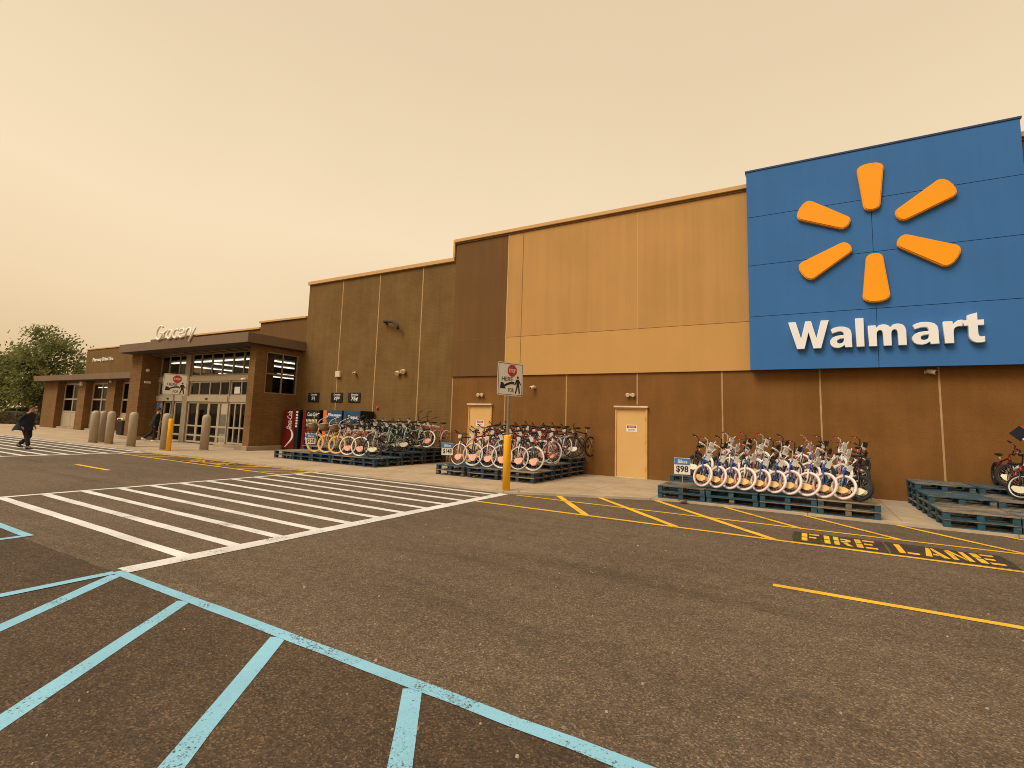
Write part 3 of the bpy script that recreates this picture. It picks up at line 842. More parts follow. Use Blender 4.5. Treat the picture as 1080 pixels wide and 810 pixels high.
camera_unit(-17.2, YW, 3.62, 'pale camera on the olive wall above the rightmost price sign', 0.4)
camera_unit(-8.18, YW, 2.92, 'pale bullet camera on the brown wall right of the stop sign', -0.4)
camera_unit(2.60, YW, 3.24, 'white bullet camera on the brown wall under the blue sign', 0.9)
t = thing('security_camera', 'upper white dome camera on the brick recess left of the entrance doors', 'camera', (-31.20, 14.10, 3.86))
MB().lathe([(0.09, 0.0), (0.1, 0.05), (0.08, 0.12), (0.03, 0.16)], n=12).xform(Matrix.Rotation(R(90), 4, 'Y')).build('dome', M_PALE, t)
t = thing('wall_light', 'lower small white light on the brick recess left of the entrance doors', 'light', (-31.20, 14.14, 3.20))
MB().bbox(0, 0.12, -0.15, 0.15, -0.06, 0.06, 0.01).build('housing', M_PALE, t)
camera_unit(-21.55, 13.8, 3.20, 'white camera on the brick pier right of the entrance doors', -0.9)
t = thing('wall_pipe', 'dark bent overflow pipe sticking out of the olive wall', 'pipe', (-15.5, YW, 5.80))
MB().tube([(0.0, 0, 0.0), (0.0, -0.18, 0.02), (0.25, -0.24, 0.01), (0.62, -0.26, -0.06), (0.86, -0.26, -0.22), (0.90, -0.26, -0.38)], [0.05, 0.055, 0.06, 0.06, 0.06, 0.075], 10).build('pipe', M_FASCD, t)
MB().lathe([(0.09, 0), (0.09, 0.03)], n=12).xform(Matrix.Rotation(R(90), 4, 'X')).build('flange', M_FASCD, t)
t = thing('alarm_beacon', 'small red alarm beacon on the olive wall above the dark bicycles', 'alarm', (-15.72, YW, 2.09))
MB().bbox(-0.06, 0.06, -0.03, 0, -0.06, 0.06, 0.008).build('base', M_SIGNR, t)
MB().lathe([(0.05, 0), (0.05, 0.03), (0.03, 0.06)], n=12).xform(Matrix.Translation((0, -0.03, 0)) @ Matrix.Rotation(R(90), 4, 'X')).build('lens', M_REDL, t)

# price signs above the vending machines
for (x, big, lab) in ((-19.86, '$1', 'leftmost black wall sign above the vending machines, priced one dollar'),
                      (-18.29, '$1\u2009\u2075\u2070', 'middle black wall sign above the vending machines, one dollar fifty'),
                      (-17.17, '75\u00a2', 'rightmost black wall sign above the vending machines, priced 75 cents')):
    t = thing('price_sign', lab, 'sign', (x, YW, 2.53), group='black price signs above the vending machines')
    MB().bbox(-0.38, 0.38, -0.03, 0, -0.22, 0.22, 0.006).build('plate', M_VBLK, t)
    text_mb('Drinks', -0.19, 0.24, 0.09, 0.17, -0.031, 0.003, 0.02).build('caption_lettering', M_SIGNW, t)
    if 'fifty' in lab:
        text_mb('$1', -0.16, 0.02, -0.17, 0.04, -0.031, 0.003, 0.03).build('price_lettering', M_SIGNW, t)
        text_mb('50', 0.04, 0.2, -0.08, 0.04, -0.031, 0.003, 0.03).build('price_lettering', M_SIGNW, t)
    else:
        text_mb(big, -0.12 if '1' in big else -0.18, 0.10 if '1' in big else 0.24, -0.17, 0.04, -0.031, 0.003, 0.035).build('price_lettering', M_SIGNW, t)

# ------------------------------------------------------------------ entrance vestibule
YD = 14.80
ve = thing('entrance_vestibule', 'brown brick entrance porch with glazed doors, flat fascia and word Grocery', 'entrance', (-26.5, 13.8, 0))
VP = lambda mb, n, m, **k: part(mb, n, m, ve, **k)
zt = 4.74
# right pier and side wall with window opening
VP(MB().box(-21.47, -21.0, 13.8, 14.34, 0.25, zt).box(-21.47, -21.30, 14.34, 14.95, 0.25, zt), 'brick_pier', M_BRICK)
VP(MB().box(-21.29, -21.0, 14.342, 16.18, 0.25, 2.60).box(-21.29, -21.0, 14.342, 16.18, 4.53, zt).box(-21.29, -21.0, 16.06, 16.18, 2.60, 4.53), 'side_wall', M_BRICK)
VP(MB().box(-32.40, -31.20, 13.8, 15.1, 0.22, zt).box(-32.40, -32.0, 15.1, 17.0, 0.22, zt), 'brick_pier', M_BRICK)
VP(MB().bbox(-21.75, -20.85, 13.62, 16.17, 0.0, 0.25, 0.02), 'plinth', M_PLINTH)
VP(MB().bbox(-32.55, -31.05, 13.62, 15.2, 0.0, 0.22, 0.02), 'plinth', M_PLINTH)
VP(MB().bbox(-24.4, -21.76, 14.2, 14.74, 0.0, 0.16, 0.02), 'plinth', M_PLINTH)
# canopy: fascia boards on three sides, soffit with ribs
VP(MB().bbox(-32.50, -20.70, 13.15, 13.25, 4.77, 5.21, 0.01), 'fascia', M_FASC)
VP(MB().bbox(-20.80, -20.70, 13.252, 16.60, 4.77, 5.21, 0.01), 'fascia', M_FASC)
VP(MB().bbox(-32.50, -32.40, 13.252, 17.9, 4.77, 5.21, 0.01), 'fascia', M_FASC)
VP(MB().box(-32.40, -20.80, 13.25, 16.1, 4.74, 4.80), 'soffit', M_FASCD)
VP(MB().box(-32.40, -20.80, 13.25, 17.9, 5.10, 5.17), 'canopy_roof', M_FASCD)
for i in range(11):
    VP(MB().box(-31.0 + i * 0.92, -30.5 + i * 0.92, 14.15, 14.72, 4.69, 4.739), 'soffit_rib', M_FASC)


def glazing(name, x0, x1, z0, z1, y, xs, zs, fw, m, gm=M_GLASS, axis='x', parent=ve, depth=0.07, base=None, rails=()):
    """a frame with bars at xs / zs as a part, its pane as a sub-part"""
    fr = MB(); h = fw / 2
    def bx(a, b, c, d, e=0.0):
        if axis == 'x': fr.bbox(a, b, y - depth / 2 - e, y + depth / 2, c, d, 0.004)
        else: fr.bbox(y - depth / 2, y + depth / 2 + e, a, b, c, d, 0.004)
    bx(x0, x0 + fw, z0, z1); bx(x1 - fw, x1, z0, z1)
    bx(x0 + fw + .001, x1 - fw - .001, z0, z0 + fw, .003); bx(x0 + fw + .001, x1 - fw - .001, z1 - fw, z1, .003)
    for x in xs: bx(x - h, x + h, z0 + fw + .001, z1 - fw - .001, .002)
    cuts = [x0 + fw] + [v for x in sorted(xs) for v in (x - h, x + h)] + [x1 - fw]
    for z in zs:
        for k in range(0, len(cuts), 2):
            bx(cuts[k] + .001, cuts[k + 1] - .001, z - h * 0.9, z + h * 0.9)
    f = part(fr, name, m, parent)
    p = MB()
    if axis == 'x': p.quad((x0 + .01, y + .01, z0 + .01), (x1 - .01, y + .01, z0 + .01), (x1 - .01, y + .01, z1 - .01), (x0 + .01, y + .01, z1 - .01))
    else: p.quad((y - .01, x0 + .01, z0 + .01), (y - .01, x1 - .01, z0 + .01), (y - .01, x1 - .01, z1 - .01), (y - .01, x0 + .01, z1 - .01))
    part(p, 'pane', gm, f)
    return f
glazing('window', -31.19, -28.46, 3.53, 4.73, YD, [-30.28, -29.23], [], 0.075, M_ALU)
glazing('window', -27.98, -21.48, 3.53, 4.73, YD, [-27.1, -26.12, -25.18, -24.26, -23.38, -22.45], [], 0.075, M_ALU)
VP(MB().bbox(-28.45, -27.99, YD - 0.12, YD + 0.08, 0.06, 4.735, 0.01), 'mullion', M_ALU)
VP(MB().bbox(-31.19, -28.46, YD - 0.10, YD + 0.06, 3.26, 3.525, 0.008), 'transom_beam', M_ALU2)
VP(MB().bbox(-27.98, -21.48, YD - 0.10, YD + 0.06, 3.26, 3.525, 0.008), 'transom_beam', M_ALU2)
glazing('window', -31.19, -28.46, 2.50, 3.255, YD, [-30.6, -29.95, -29.2], [], 0.07, M_ALU2)
glazing('window', -27.98, -24.34, 2.50, 3.255, YD, [-27.07, -26.10, -25.18], [], 0.07, M_ALU2)
glazing('window', -24.28, -21.48, 2.50, 3.255, YD, [-23.4, -22.45], [], 0.07, M_ALU2)
h1 = VP(MB().bbox(-31.19, -28.46, YD - 0.13, YD + 0.06, 2.20, 2.495, 0.01), 'door_header', M_ALU2)
h2 = VP(MB().bbox(-27.98, -24.34, YD - 0.13, YD + 0.06, 2.20, 2.495, 0.01), 'door_header', M_ALU2)
VP(MB().bbox(-24.28, -21.48, YD - 0.07, YD + 0.06, 2.20, 2.495, 0.01), 'door_header', M_ALU2)
for h_, x in ((h1, -29.9), (h2, -26.15)):
    part(MB().bbox(x - 0.09, x + 0.09, YD - 0.17, YD - 0.131, 2.30, 2.38, 0.01), 'door_sensor', M_BLK, h_)
glazing('sidelight', -31.19, -30.70, 0.07, 2.19, YD, [], [0.93, 0.5], 0.07, M_ALU2)
VP(MB().bbox(-31.10, -30.79, YD - 0.03, YD - 0.015, 1.02, 2.08, 0.003), 'poster', M_TAGB)
glazing('sliding_door', -29.33, -28.46, 0.07, 2.19, YD, [], [0.93, 0.45], 0.085, M_ALU2)
glazing('sliding_door', -30.69, -29.95, 0.07, 2.19, YD + 0.12, [], [0.93, 0.45], 0.085, M_ALU2)
for a, b in ((-27.98, -27.08), (-27.07, -26.06), (-26.05, -25.17), (-25.16, -24.34)):
    glazing('sliding_door', a, b, 0.10, 2.19, YD, [], [0.95, 0.47], 0.085, M_ALU2)
VP(MB().bbox(-24.335, -24.285, YD - 0.10, YD + 0.06, 0.10, 3.255, 0.01), 'mullion', M_ALU2)
glazing('sidelight', -24.28, -21.48, 0.17, 2.19, YD, [-23.78, -23.30, -22.4], [0.95], 0.08, M_ALU2)
VP(MB().bbox(-24.0, -23.55, YD - 0.012, YD - 0.004, 2.62, 2.95, 0.002), 'notice', M_SIGNW)
glazing('window', 14.345, 16.055, 2.605, 4.525, -21.06, [15.22], [3.52], 0.06, M_ALU, axis='y')
# inside: floor, ceiling, back wall, lit tubes, some shelving
VP(MB().box(-32.0, -21.31, 14.9, 30, 0.052, 0.06).box(-45, -32.001, 18.8, 30, 0.052, 0.06), 'shop_floor', M_INTF)
VP(MB().box(-32.4, -21.31, 15.0, 30, 4.50, 4.56).box(-45, -32.401, 18.8, 30, 4.50, 4.56), 'ceiling', M_INT)
VP(MB().box(-45, -21.2, 30, 30.2, 0, 5.2), 'interior_wall', M_INT)
VP(MB().box(-45.2, -45, 18.8, 30, 0, 5.2), 'interior_wall', M_INT)
VP(MB().box(-45.2, -32.42, 18.62, 18.80, 0, 4.49), 'interior_wall', M_INT)
VP(MB().box(-32.0, -31.9, 15.12, 18.7, 0, 3.2), 'interior_wall', M_INT)
VP(MB().box(-32.4, -20.9, 16.55, 30.2, 4.80, 4.9).box(-45.2, -32.4, 18.45, 30.2, 4.80, 4.9), 'shop_roof', M_FASCD)
for (x0, x1, y0, y1) in ((-31.6, -22.3, 15.5, 15.6), (-32.3, -32.2, 16.4, 19.6), (-28.8, -28.7, 16.4, 19.8), (-26.1, -26.0, 17.5, 20.8), (-30.9, -30.8, 22.0, 25.5), (-33.4, -33.3, 22, 26), (-23.6, -23.5, 16.4, 19.5), (-35.5, -35.4, 19.4, 24)):
    VP(MB().bbox(x0 - 0.03, x1 + 0.03, y0 - 0.03, y1 + 0.03, 4.40, 4.46, 0.01), 'lamp_tube', M_LAMP)
sh = MB()
for k in range(5):
    x = -42 + k * 3.6
    sh.box(x, x + 0.9, 20, 27, 0.07, 1.9)
VP(sh, 'shelving', M_FASCD)
VP(MB().box(-29.5, -25.5, 19.5, 20.3, 0.07, 1.1), 'counter', M_FASC)
def arc(cx_, cz_, rx_, rz_, a0, a1, n=16):
    return [(cx_ + rx_ * math.cos(R(a0 + (a1 - a0) * k / n)), cz_ + rz_ * math.sin(R(a0 + (a1 - a0) * k / n))) for k in range(n + 1)]
STROKE = {'G': [arc(.33, .5, .33, .5, 48, 352) + [(.64, .46), (.40, .46)]], 'r': [[(0, 0), (0, .6)], [(.0, .36), (.07, .52), (.18, .60), (.28, .56)]], 'o': [arc(.24, .3, .24, .3, 0, 360, 20)],
          'c': [arc(.24, .3, .24, .3, 48, 312)], 'e': [[(.02, .30), (.25, .31), (.47, .33)] + arc(.24, .3, .24, .3, 12, 312)], 'y': [[(0, .6), (.23, .06)], [(.46, .6), (.10, -.36)]]}
for ch, ox in (('G', 0), ('r', .82), ('o', 1.17), ('c', 1.78), ('e', 2.34), ('r', 3.0), ('y', 3.33)):
    mb = MB()
    for st_ in STROKE[ch]:
        pts = [(-28.55 + (ox + x + .17 * z) * .95, 0, 5.27 + z * .70) for x, z in st_]
        cl_ = ch == 'o'
        mb.tube(pts[:-1] if cl_ else pts, .046, 10, closed=cl_)
    mb.xform(Matrix.Translation((0, 13.10, 0)))
    VP(mb, 'letter', M_LETE)
VP(MB().bbox(-29.2, -25.0, 13.18, 13.24, 5.212, 5.33, 0.01), 'letter_raceway', M_FASC)

# ------------------------------------------------------------------ low annex on the left
an = thing('annex_building', 'low brown annex left of the entrance with brick pillars and taupe fascia', 'building', (-44, 16.8, 0))
AP = lambda mb, n, m, **k: part(mb, n, m, an, **k)
AP(MB().box(-53.8, -51.15, 16.8, 17.25, 0.05, 3.72).box(-53.8, -53.4, 17.25, 24, 0.05, 3.72), 'brick_pillar', M_BRICK)
AP(MB().box(-47.35, -46.1, 16.8, 17.6, 0.05, 3.72), 'brick_pillar', M_BRICK)
AP(MB().box(-42.6, -41.4, 16.8, 17.6, 0.05, 3.72), 'brick_pillar', M_BRICK)
AP(MB().box(-37.8, -36.6, 16.8, 17.6, 0.05, 3.72), 'brick_pillar', M_BRICK)
for a, b in ((-51.14, -47.36), (-46.09, -42.61), (-41.39, -37.81), (-36.59, -32.41)):
    glazing('window', a, b - 0.3, 1.30, 3.60, 17.30, [(a + b) / 2 - 0.15], [2.35], 0.13, M_ALU2, parent=an)
    AP(MB().box(a, b, 17.28, 17.5, 3.605, 3.73), 'lintel', M_FASC)
    AP(MB().bbox(b - 0.29, b - 0.005, 17.25, 17.36, 0.2, 3.60, 0.01), 'jamb', M_ALU2)
    pn = MB()
    mid = (a + b) / 2 - 0.15
    pn.bbox(a, mid - 0.05, 17.25, 17.33, 0.2, 1.29, 0.01).bbox(mid - 0.04, mid + 0.04, 17.24, 17.34, 0.2, 1.29, 0.005).bbox(mid + 0.05, b - 0.3, 17.25, 17.33, 0.2, 1.29, 0.01)
    AP(pn, 'apron_panel', M_ALU2)
    AP(MB().bbox(a + 0.01, b - 0.01, 17.0, 17.5, 0.03, 0.19, 0.02), 'plinth', M_PLINTH)
AP(MB().box(-53.7, -33.0, 18.5, 18.6, 0, 3.9), 'interior_wall', M_INT)
AP(MB().box(-33.05, -32.95, 17.5, 18.5, 0, 3.9), 'interior_wall', M_INT)
AP(MB().box(-49.0, -44.0, 17.95, 18.05, 3.28, 3.34), 'lamp_tube', M_LAMP)
AP(MB().bbox(-54.3, -32.52, 16.2, 16.32, 3.74, 4.15, 0.01), 'fascia', M_FASC)
AP(MB().bbox(-54.3, -54.18, 16.322, 24, 3.74, 4.15, 0.01), 'fascia', M_FASC)
AP(MB().box(-54.18, -32.52, 16.32, 24, 3.73, 3.78), 'soffit', M_FASCD)
AP(MB().box(-54.18, -32.52, 16.32, 24, 4.05, 4.11), 'canopy_roof', M_FASCD)
AP(MB().box(-49.9, -32.52, 18.0, 18.3, 4.12, 6.36).box(-49.9, -49.6, 18.3, 26, 4.12, 6.36), 'upper_wall', M_OLIVE)
AP(MB().bbox(-49.95, -32.52, 17.94, 18.36, 6.362, 6.45, 0.01), 'coping', M_COPE)
AP(text_mb('Pharmacy Drive-Thru', -48.6, -45.15, 5.30, 5.66, 17.995, 0.05, 0.02), 'lettering', M_LETE)

wall_box(-46.75, 3.50, 0.34, 0.30, 'pale square lamp box on the second brick pillar of the annex', y=16.8)
t = thing('wall_light', 'small white lamp on the third brick pillar of the annex', 'light', (-42.1, 16.8, 3.62))
MB().bbox(-0.12, 0.12, -0.1, 0, -0.08, 0.06, 0.02).build('housing', M_PALE, t)

# ------------------------------------------------------------------ bollards and posts
def bollard(x, y, label, r=0.17):
    t = thing('bollard', label, 'bollard', (x, y, WK), group='grey bollards in front of the entrance')
    MB().lathe([(r, 0), (r, 1.34), (r * 0.96, 1.41), (r * 0.78, 1.47), (r * 0.45, 1.505), (0.01, 1.515)], n=20).build('cover', M_BOLL, t)
    MB().lathe([(r + 0.03, 0.0), (r + 0.03, 0.015), (r + 0.004, 0.03)], n=20).build('collar', M_PLINTH, t)
bollard(-28.85, 11.05, 'nearer grey bollard of the pair standing close together before the annex')
bollard(-29.35, 11.55, 'farther grey bollard of the close pair, half hidden by its neighbour', 0.16)
bollard(-27.62, 11.2, 'single grey bollard just right of the close pair', 0.165)
bollard(-25.40, 11.15, 'grey bollard in front of the left brick pier of the entrance', 0.17)
bollard(-22.70, 11.20, 'grey bollard right behind the yellow sleeved sign post at the entrance', 0.17)
bollard(-22.02, 12.45, 'rightmost grey bollard standing before the closed glass doors', 0.17)

def stop_sign(x, y, label, yaw, sz=0.80, z0=2.24, group=None):
    t = thing('crosswalk_sign', label, 'sign', (x, y, WK), (0, 0, yaw))
    h = 1.30
    MB().lathe([(0.092, 0), (0.092, h - 0.03), (0.085, h - 0.006), (0.065, h)], n=24).build('post_sleeve', M_YPOST, t)
    MB().bbox(-0.028, 0.028, -0.028, 0.028, h + 0.001, z0 + sz - 0.05, 0.004).build('pole', M_STEEL, t)
    a = sz / 2
    pl = MB()
    pts = []
    for cx_, cz_, s0 in ((a - .05, z0 + sz - .05, 0), (-a + .05, z0 + sz - .05, 90), (-a + .05, z0 + .05, 180), (a - .05, z0 + .05, 270)):
        for k in range(4):
            b = R(s0 + k * 30); pts.append((cx_ + .05 * math.cos(b), cz_ + .05 * math.sin(b)))
    pl.prism(pts, 'y', -0.036, -0.030)
    p = pl.build('plate', M_SIGNW, t)
    y0 = -0.0385
    bd = MB()
    for (x0, x1, z1_, z2_) in ((-a + .02, a - .02, z0 + sz - .032, z0 + sz - .02), (-a + .02, a - .02, z0 + .02, z0 + .032), (-a + .02, -a + .032, z0 + .033, z0 + sz - .033), (a - .032, a - .02, z0 + .033, z0 + sz - .033)):
        bd.box(x0, x1, y0, -0.0362, z1_, z2_)
    bd.build('border', M_SIGNB, p)
    ocx, ocz, orr = 0.05 * sz / .8, z0 + sz * 0.76, 0.155 * sz / .8
    oc = [(ocx + orr * math.cos(PI / 8 + k * PI / 4), ocz + orr * math.sin(PI / 8 + k * PI / 4)) for k in range(8)]
    MB().prism(oc, 'y', y0, -0.0362).build('stop_octagon', M_SIGNR, p)
    text_mb('STOP', ocx - orr * .68, ocx + orr * .68, ocz - .045, ocz + .045, y0 - .0005, 0.0015, 0.02).build('octagon_lettering', M_SIGNW, p)
    q = sz / .8
    text_mb('HERE', -0.27 * q, 0.07 * q, z0 + .35 * q, z0 + .45 * q, -0.0362, 0.002, 0.015).build('word_lettering', M_SIGNB, p)
    text_mb('FOR', -0.06 * q, 0.12 * q, z0 + .085 * q, z0 + .185 * q, -0.0362, 0.002, 0.015).build('word_lettering', M_SIGNB, p)
    ar = MB()
    up = []; lo = []
    for k in range(9):
        u = k / 8
        xx = (-0.20 + u * 0.33) * q; zz = z0 + (0.225 + 0.085 * math.sin(u * PI * 0.62)) * q
        wd = 0.030 * q
        up.append((xx, zz + wd)); lo.append((xx, zz - wd))
    ar.prism(up + lo[::-1], 'y', y0, -0.0362)
    ar.prism([(-0.32 * q, z0 + .165 * q), (-0.145 * q, z0 + .165 * q), (-0.215 * q, z0 + .30 * q), (-0.30 * q, z0 + .32 * q)], 'y', y0 - .0004, -0.0362)
    ar.build('arrow', M_SIGNB, p)
    pe = MB()
    X = lambda u: (0.235 + u) * q
    Z = lambda v: z0 + v * q
    pe.prism([(X(.03 * math.cos(k * PI / 5)), Z(.455 + .034 * math.sin(k * PI / 5))) for k in range(10)], 'y', y0, -0.0362)
    for poly in ([(-.045, .40), (.04, .41), (.055, .24), (-.035, .24)], [(-.035, .245), (.012, .245), (-.045, .06), (-.085, .06)], [(.008, .243), (.055, .243), (.085, .06), (.045, .06)],
                 [(-.05, .395), (-.02, .36), (-.085, .25), (-.105, .27)], [(.04, .40), (.06, .37), (.115, .28), (.095, .265), (.03, .345)]):
        pe.prism([(X(a_), Z(b_)) for a_, b_ in poly], 'y', y0 - 0.0003 * len(pe.f) / 10, -0.0362)
    pe.build('pedestrian_symbol', M_SIGNB, p)
    return t
stop_sign(-6.11, 10.68, 'white stop here for pedestrians sign on yellow sleeved post before the red bicycles', R(70), 0.80)
stop_sign(-22.05, 11.04, 'distant white stop here for pedestrians sign on yellow post before the entrance', R(72), 0.86, 2.26)

# ------------------------------------------------------------------ trash bin
t = thing('trash_bin', 'dark trash bin with pale lid against the annex beside the left entrance pier', 'bin', (-37.2, 15.9, WK))
MB().bbox(-0.34, 0.34, -0.34, 0.34, 0.02, 0.92, 0.04).build('body', M_BLK, t)
MB().bbox(-0.37, 0.37, -0.37, 0.37, 0.925, 1.08, 0.05).build('lid', M_PALE, t)
MB().box(-0.22, 0.22, -0.376, -0.371, 0.95, 1.03).build('opening', M_RUB, t)
mb = MB()
for k in range(9): mb.box(-0.30 + k * 0.07, -0.265 + k * 0.07, -0.352, -0.341, 0.06, 0.88)
mb.build('slats', M_FASCD, t)

# ------------------------------------------------------------------ vending machines
def vending(x, w, label, kind):
    y0, y1, h = 15.33, 16.12, 1.88
    t = thing('vending_machine', label, 'vending machine', (x + w / 2, y0, WK))
    q = lambda mb, n, m, par=None: (mb.xform(Matrix.Translation((-w / 2, 0, 0))), mb.build(n, m, par or t))[1]
    q(MB().bbox(0, w, 0.02, y1 - y0, 0.06, h, 0.012), 'cabinet', M_VBLK)
    q(MB().box(0.04, w - 0.04, 0.05, 0.7, 0.0, 0.059), 'feet', M_RUB)
    if kind == 'cola':
        q(MB().bbox(0.01, w * 0.76, -0.02, 0.018, 0.08, h - 0.01, 0.012), 'front_panel', M_VRED)
        q(MB().bbox(w * 0.77, w - 0.01, -0.02, 0.018, 0.08, h - 0.01, 0.012), 'control_panel', M_VBLK)
        b = MB()
        for k in range(6): b.bbox(w * 0.81, w * 0.93, -0.032, -0.021, 1.72 - k * 0.13, 1.80 - k * 0.13, 0.006)
        q(b, 'buttons', M_TAG)
        wv = []; wl = []
        for k in range(19):
            u = k / 18; z = 0.15 + u * 0.95
            xc = w * (0.36 + 0.30 * math.sin(u * PI * 1.15 - 0.5))
            wd = 0.030 + 0.035 * math.sin(u * PI)
            wv.append((xc - wd, z)); wl.append((xc + wd, z))
        rb = MB()
        for k in range(18): rb.prism([wv[k], wl[k], wl[k + 1], wv[k + 1]], 'y', -0.024, -0.0205)
        q(rb, 'ribbon', M_SIGNW)
        tx = text_mb('Coca-Cola', -0.42, 0.42, -0.17, 0.17, 0, 0.003, 0.012, 0.3)
        tx.xform(Matrix.Translation((w * 0.40, -0.021, 1.38)) @ Matrix.Rotation(R(-90), 4, 'Y'))
        q(tx, 'lettering', M_SIGNW)
    else:
        side = {'glass': M_VRED, 'blue': M_VORG, 'dark': M_VBLU}[kind]
        q(MB().bbox(0.01, w * 0.2, -0.02, 0.018, 0.08, h - 0.01, 0.012), 'side_panel', side)
        q(MB().bbox(w * 0.21, w - 0.01, -0.02, 0.018, 1.52 if kind != 'dark' else 1.30, h - 0.01, 0.012), 'header_panel', {'glass': M_VBLK, 'blue': M_VBLU, 'dark': M_VBLU}[kind])
        q(MB().bbox(w * 0.21, w - 0.01, -0.02, 0.018, 0.08, 0.40, 0.012), 'pickup_panel', M_VBLK if kind != 'blue' else M_VBLU)
        q(MB().bbox(w * 0.35, w * 0.80, -0.026, -0.021, 0.16, 0.32, 0.006), 'pickup_flap', M_RUB)
        if kind == 'glass':
            cols = [M_TAG, M_GOLD, M_BRED, M_MINT, M_LIME]
            for r_ in range(5):
                q(MB().box(w * 0.23, w * 0.93, 0.0, 0.017, 0.50 + r_ * 0.2, 0.515 + r_ * 0.2), 'shelf', M_CHR)
                bt = MB()
                for k in range(8):
                    bt.lathe([(0.026, 0.0), (0.027, 0.10), (0.012, 0.135), (0.012, 0.15)], (w * 0.27 + k * w * 0.085, -0.01, 0.518 + r_ * 0.2), 8)
                q(bt, 'bottles', cols[r_])
            q(text_mb('Coca-Cola', w * 0.30, w * 0.88, 1.60, 1.76, -0.021, 0.003, 0.01, 0.3), 'lettering', M_SIGNW)
        elif kind == 'blue':
            q(MB().bbox(w * 0.21, w - 0.01, -0.02, 0.018, 0.41, 1.51, 0.012), 'front_panel', M_VBLU)
            q(MB().prism([(w * .3, .5), (w * .9, .5), (w * .9, 1.1), (w * .6, 1.35), (w * .3, 1.2)], 'y', -0.024, -0.0205), 'ice_picture', M_PALE if False else M_VBLK)
            q(text_mb('Dasani', w * 0.28, w * 0.92, 1.62, 1.74, -0.021, 0.003, 0.02), 'lettering', M_SIGNW)
        else:
            q(MB().bbox(w * 0.21, w - 0.01, -0.02, 0.018, 0.41, 1.29, 0.012), 'front_panel', M_VBLK)
            b = MB()
            for k in range(6): b.bbox(w * 0.75, w * 0.9, -0.03, -0.021, 1.14 - k * 0.12, 1.22 - k * 0.12, 0.006)
            q(b, 'buttons', M_TAG)
            q(text_mb('Pepsi', w * 0.30, w * 0.90, 1.50, 1.68, -0.021, 0.003, 0.02), 'lettering', M_SIGNW)
vending(-20.78, 1.08, 'leftmost red vending machine with white ribbon beside the entrance porch', 'cola')
vending(-19.46, 1.10, 'vending machine with red side strip and window of bottles behind the cream bikes', 'glass')
vending(-18.12, 1.18, 'blue vending machine with orange side strip behind the cream bikes', 'blue')
vending(-16.85, 1.00, 'dark vending machine with blue top panel, rightmost of the row', 'dark')

# ------------------------------------------------------------------ pallets
PW, PD, PH = 1.02, 1.22, 0.142
def make_pallet(dark):
    blk = M_BLOCKN if dark else M_BLOCK
    t = thing('pallet', 'x', 'pallet')
    dk = MB()
    for k in range(7):
        y = -PD / 2 + 0.05 + k * (PD - 0.10) / 6
        dk.bbox(-PW / 2 + rnd.uniform(0, .006), PW / 2 - rnd.uniform(0, .006), y - 0.058, y + 0.058, 0.118 + rnd.uniform(-.001, .001), PH - 0.002, 0.003)
    dk.build('top_deck', M_BOARD, t)
    st_ = MB()
    for x in (-PW / 2 + 0.05, 0, PW / 2 - 0.05): st_.bbox(x - 0.048, x + 0.048, -PD / 2 + 0.004, PD / 2 - 0.004, 0.098, 0.1165, 0.003)
    st_.build('stringer_boards', blk, t)
    me = MB().bbox(-0.05, 0.05, -0.065, 0.065, 0, 0.081, 0.004).mesh('block', blk)
    for x in (-PW / 2 + 0.055, 0, PW / 2 - 0.055):
        for y in (-PD / 2 + 0.07, 0, PD / 2 - 0.07):
            o = bpy.data.objects.new('block', me); COL.objects.link(o); o.parent = t; o.location = (x, y, 0.0168)
    bt = MB()
    for y in (-PD / 2 + 0.055, 0, PD / 2 - 0.055): bt.bbox(-PW / 2 + 0.002, PW / 2 - 0.002, y - 0.05, y + 0.05, 0, 0.0165, 0.003)
    bt.build('bottom_boards', blk, t)
    return t
PT = {True: make_pallet(True), False: make_pallet(False)}
PUSED = set()
LEV = {2: ['bottom', 'top'], 3: ['bottom', 'middle', 'top'], 4: ['bottom', 'second', 'third', 'top']}
ROWN = ['front', 'middle', 'back']
COLN = {3: ['left', 'middle', 'right'], 4: ['leftmost', 'second', 'third', 'rightmost'], 5: ['leftmost', 'second', 'middle', 'fourth', 'rightmost']}
def pallets(x0, y0, n, counts, gap, dark, where, tall_front=None):
    for r_, cnt in enumerate(counts):
        for c_ in range(n):
            for l_ in range(cnt):
                if dark not in PUSED: o = PT[dark]; PUSED.add(dark)
                else: o = copy_tree(PT[dark])
                o.location = (x0 + PW / 2 + c_ * (PW + gap) + rnd.uniform(-.012, .012), y0 + PD / 2 + r_ * (PD + 0.035) + rnd.uniform(-.012, .012), WK + 0.004 + l_ * PH)
                o.rotation_euler = (0, 0, rnd.uniform(-.008, .008) + (PI if rnd.random() < .5 else 0))
                o['label'] = '%s blue pallet of the %s stack, %s row, %s' % (LEV[cnt][l_], COLN[n][c_], ROWN[r_], where)
                o['group'] = 'pallets ' + where
pallets(-17.18, 12.36, 5, (2, 3, 4), 0.018, True, 'under the cream bicycles')
pallets(-9.50, 12.36, 3, (2, 3, 4), 0.10, True, 'behind the yellow sign post')
pallets(-2.94, 12.16, 4, (2, 3, 4), 0.02, False, 'under the blue bicycles')
pallets(2.08, 12.16, 4, (2, 3, 4), 0.02, False, 'under the red bicycles at right')
DECK = [WK + 0.004 + k * PH for k in (2, 3, 4)]

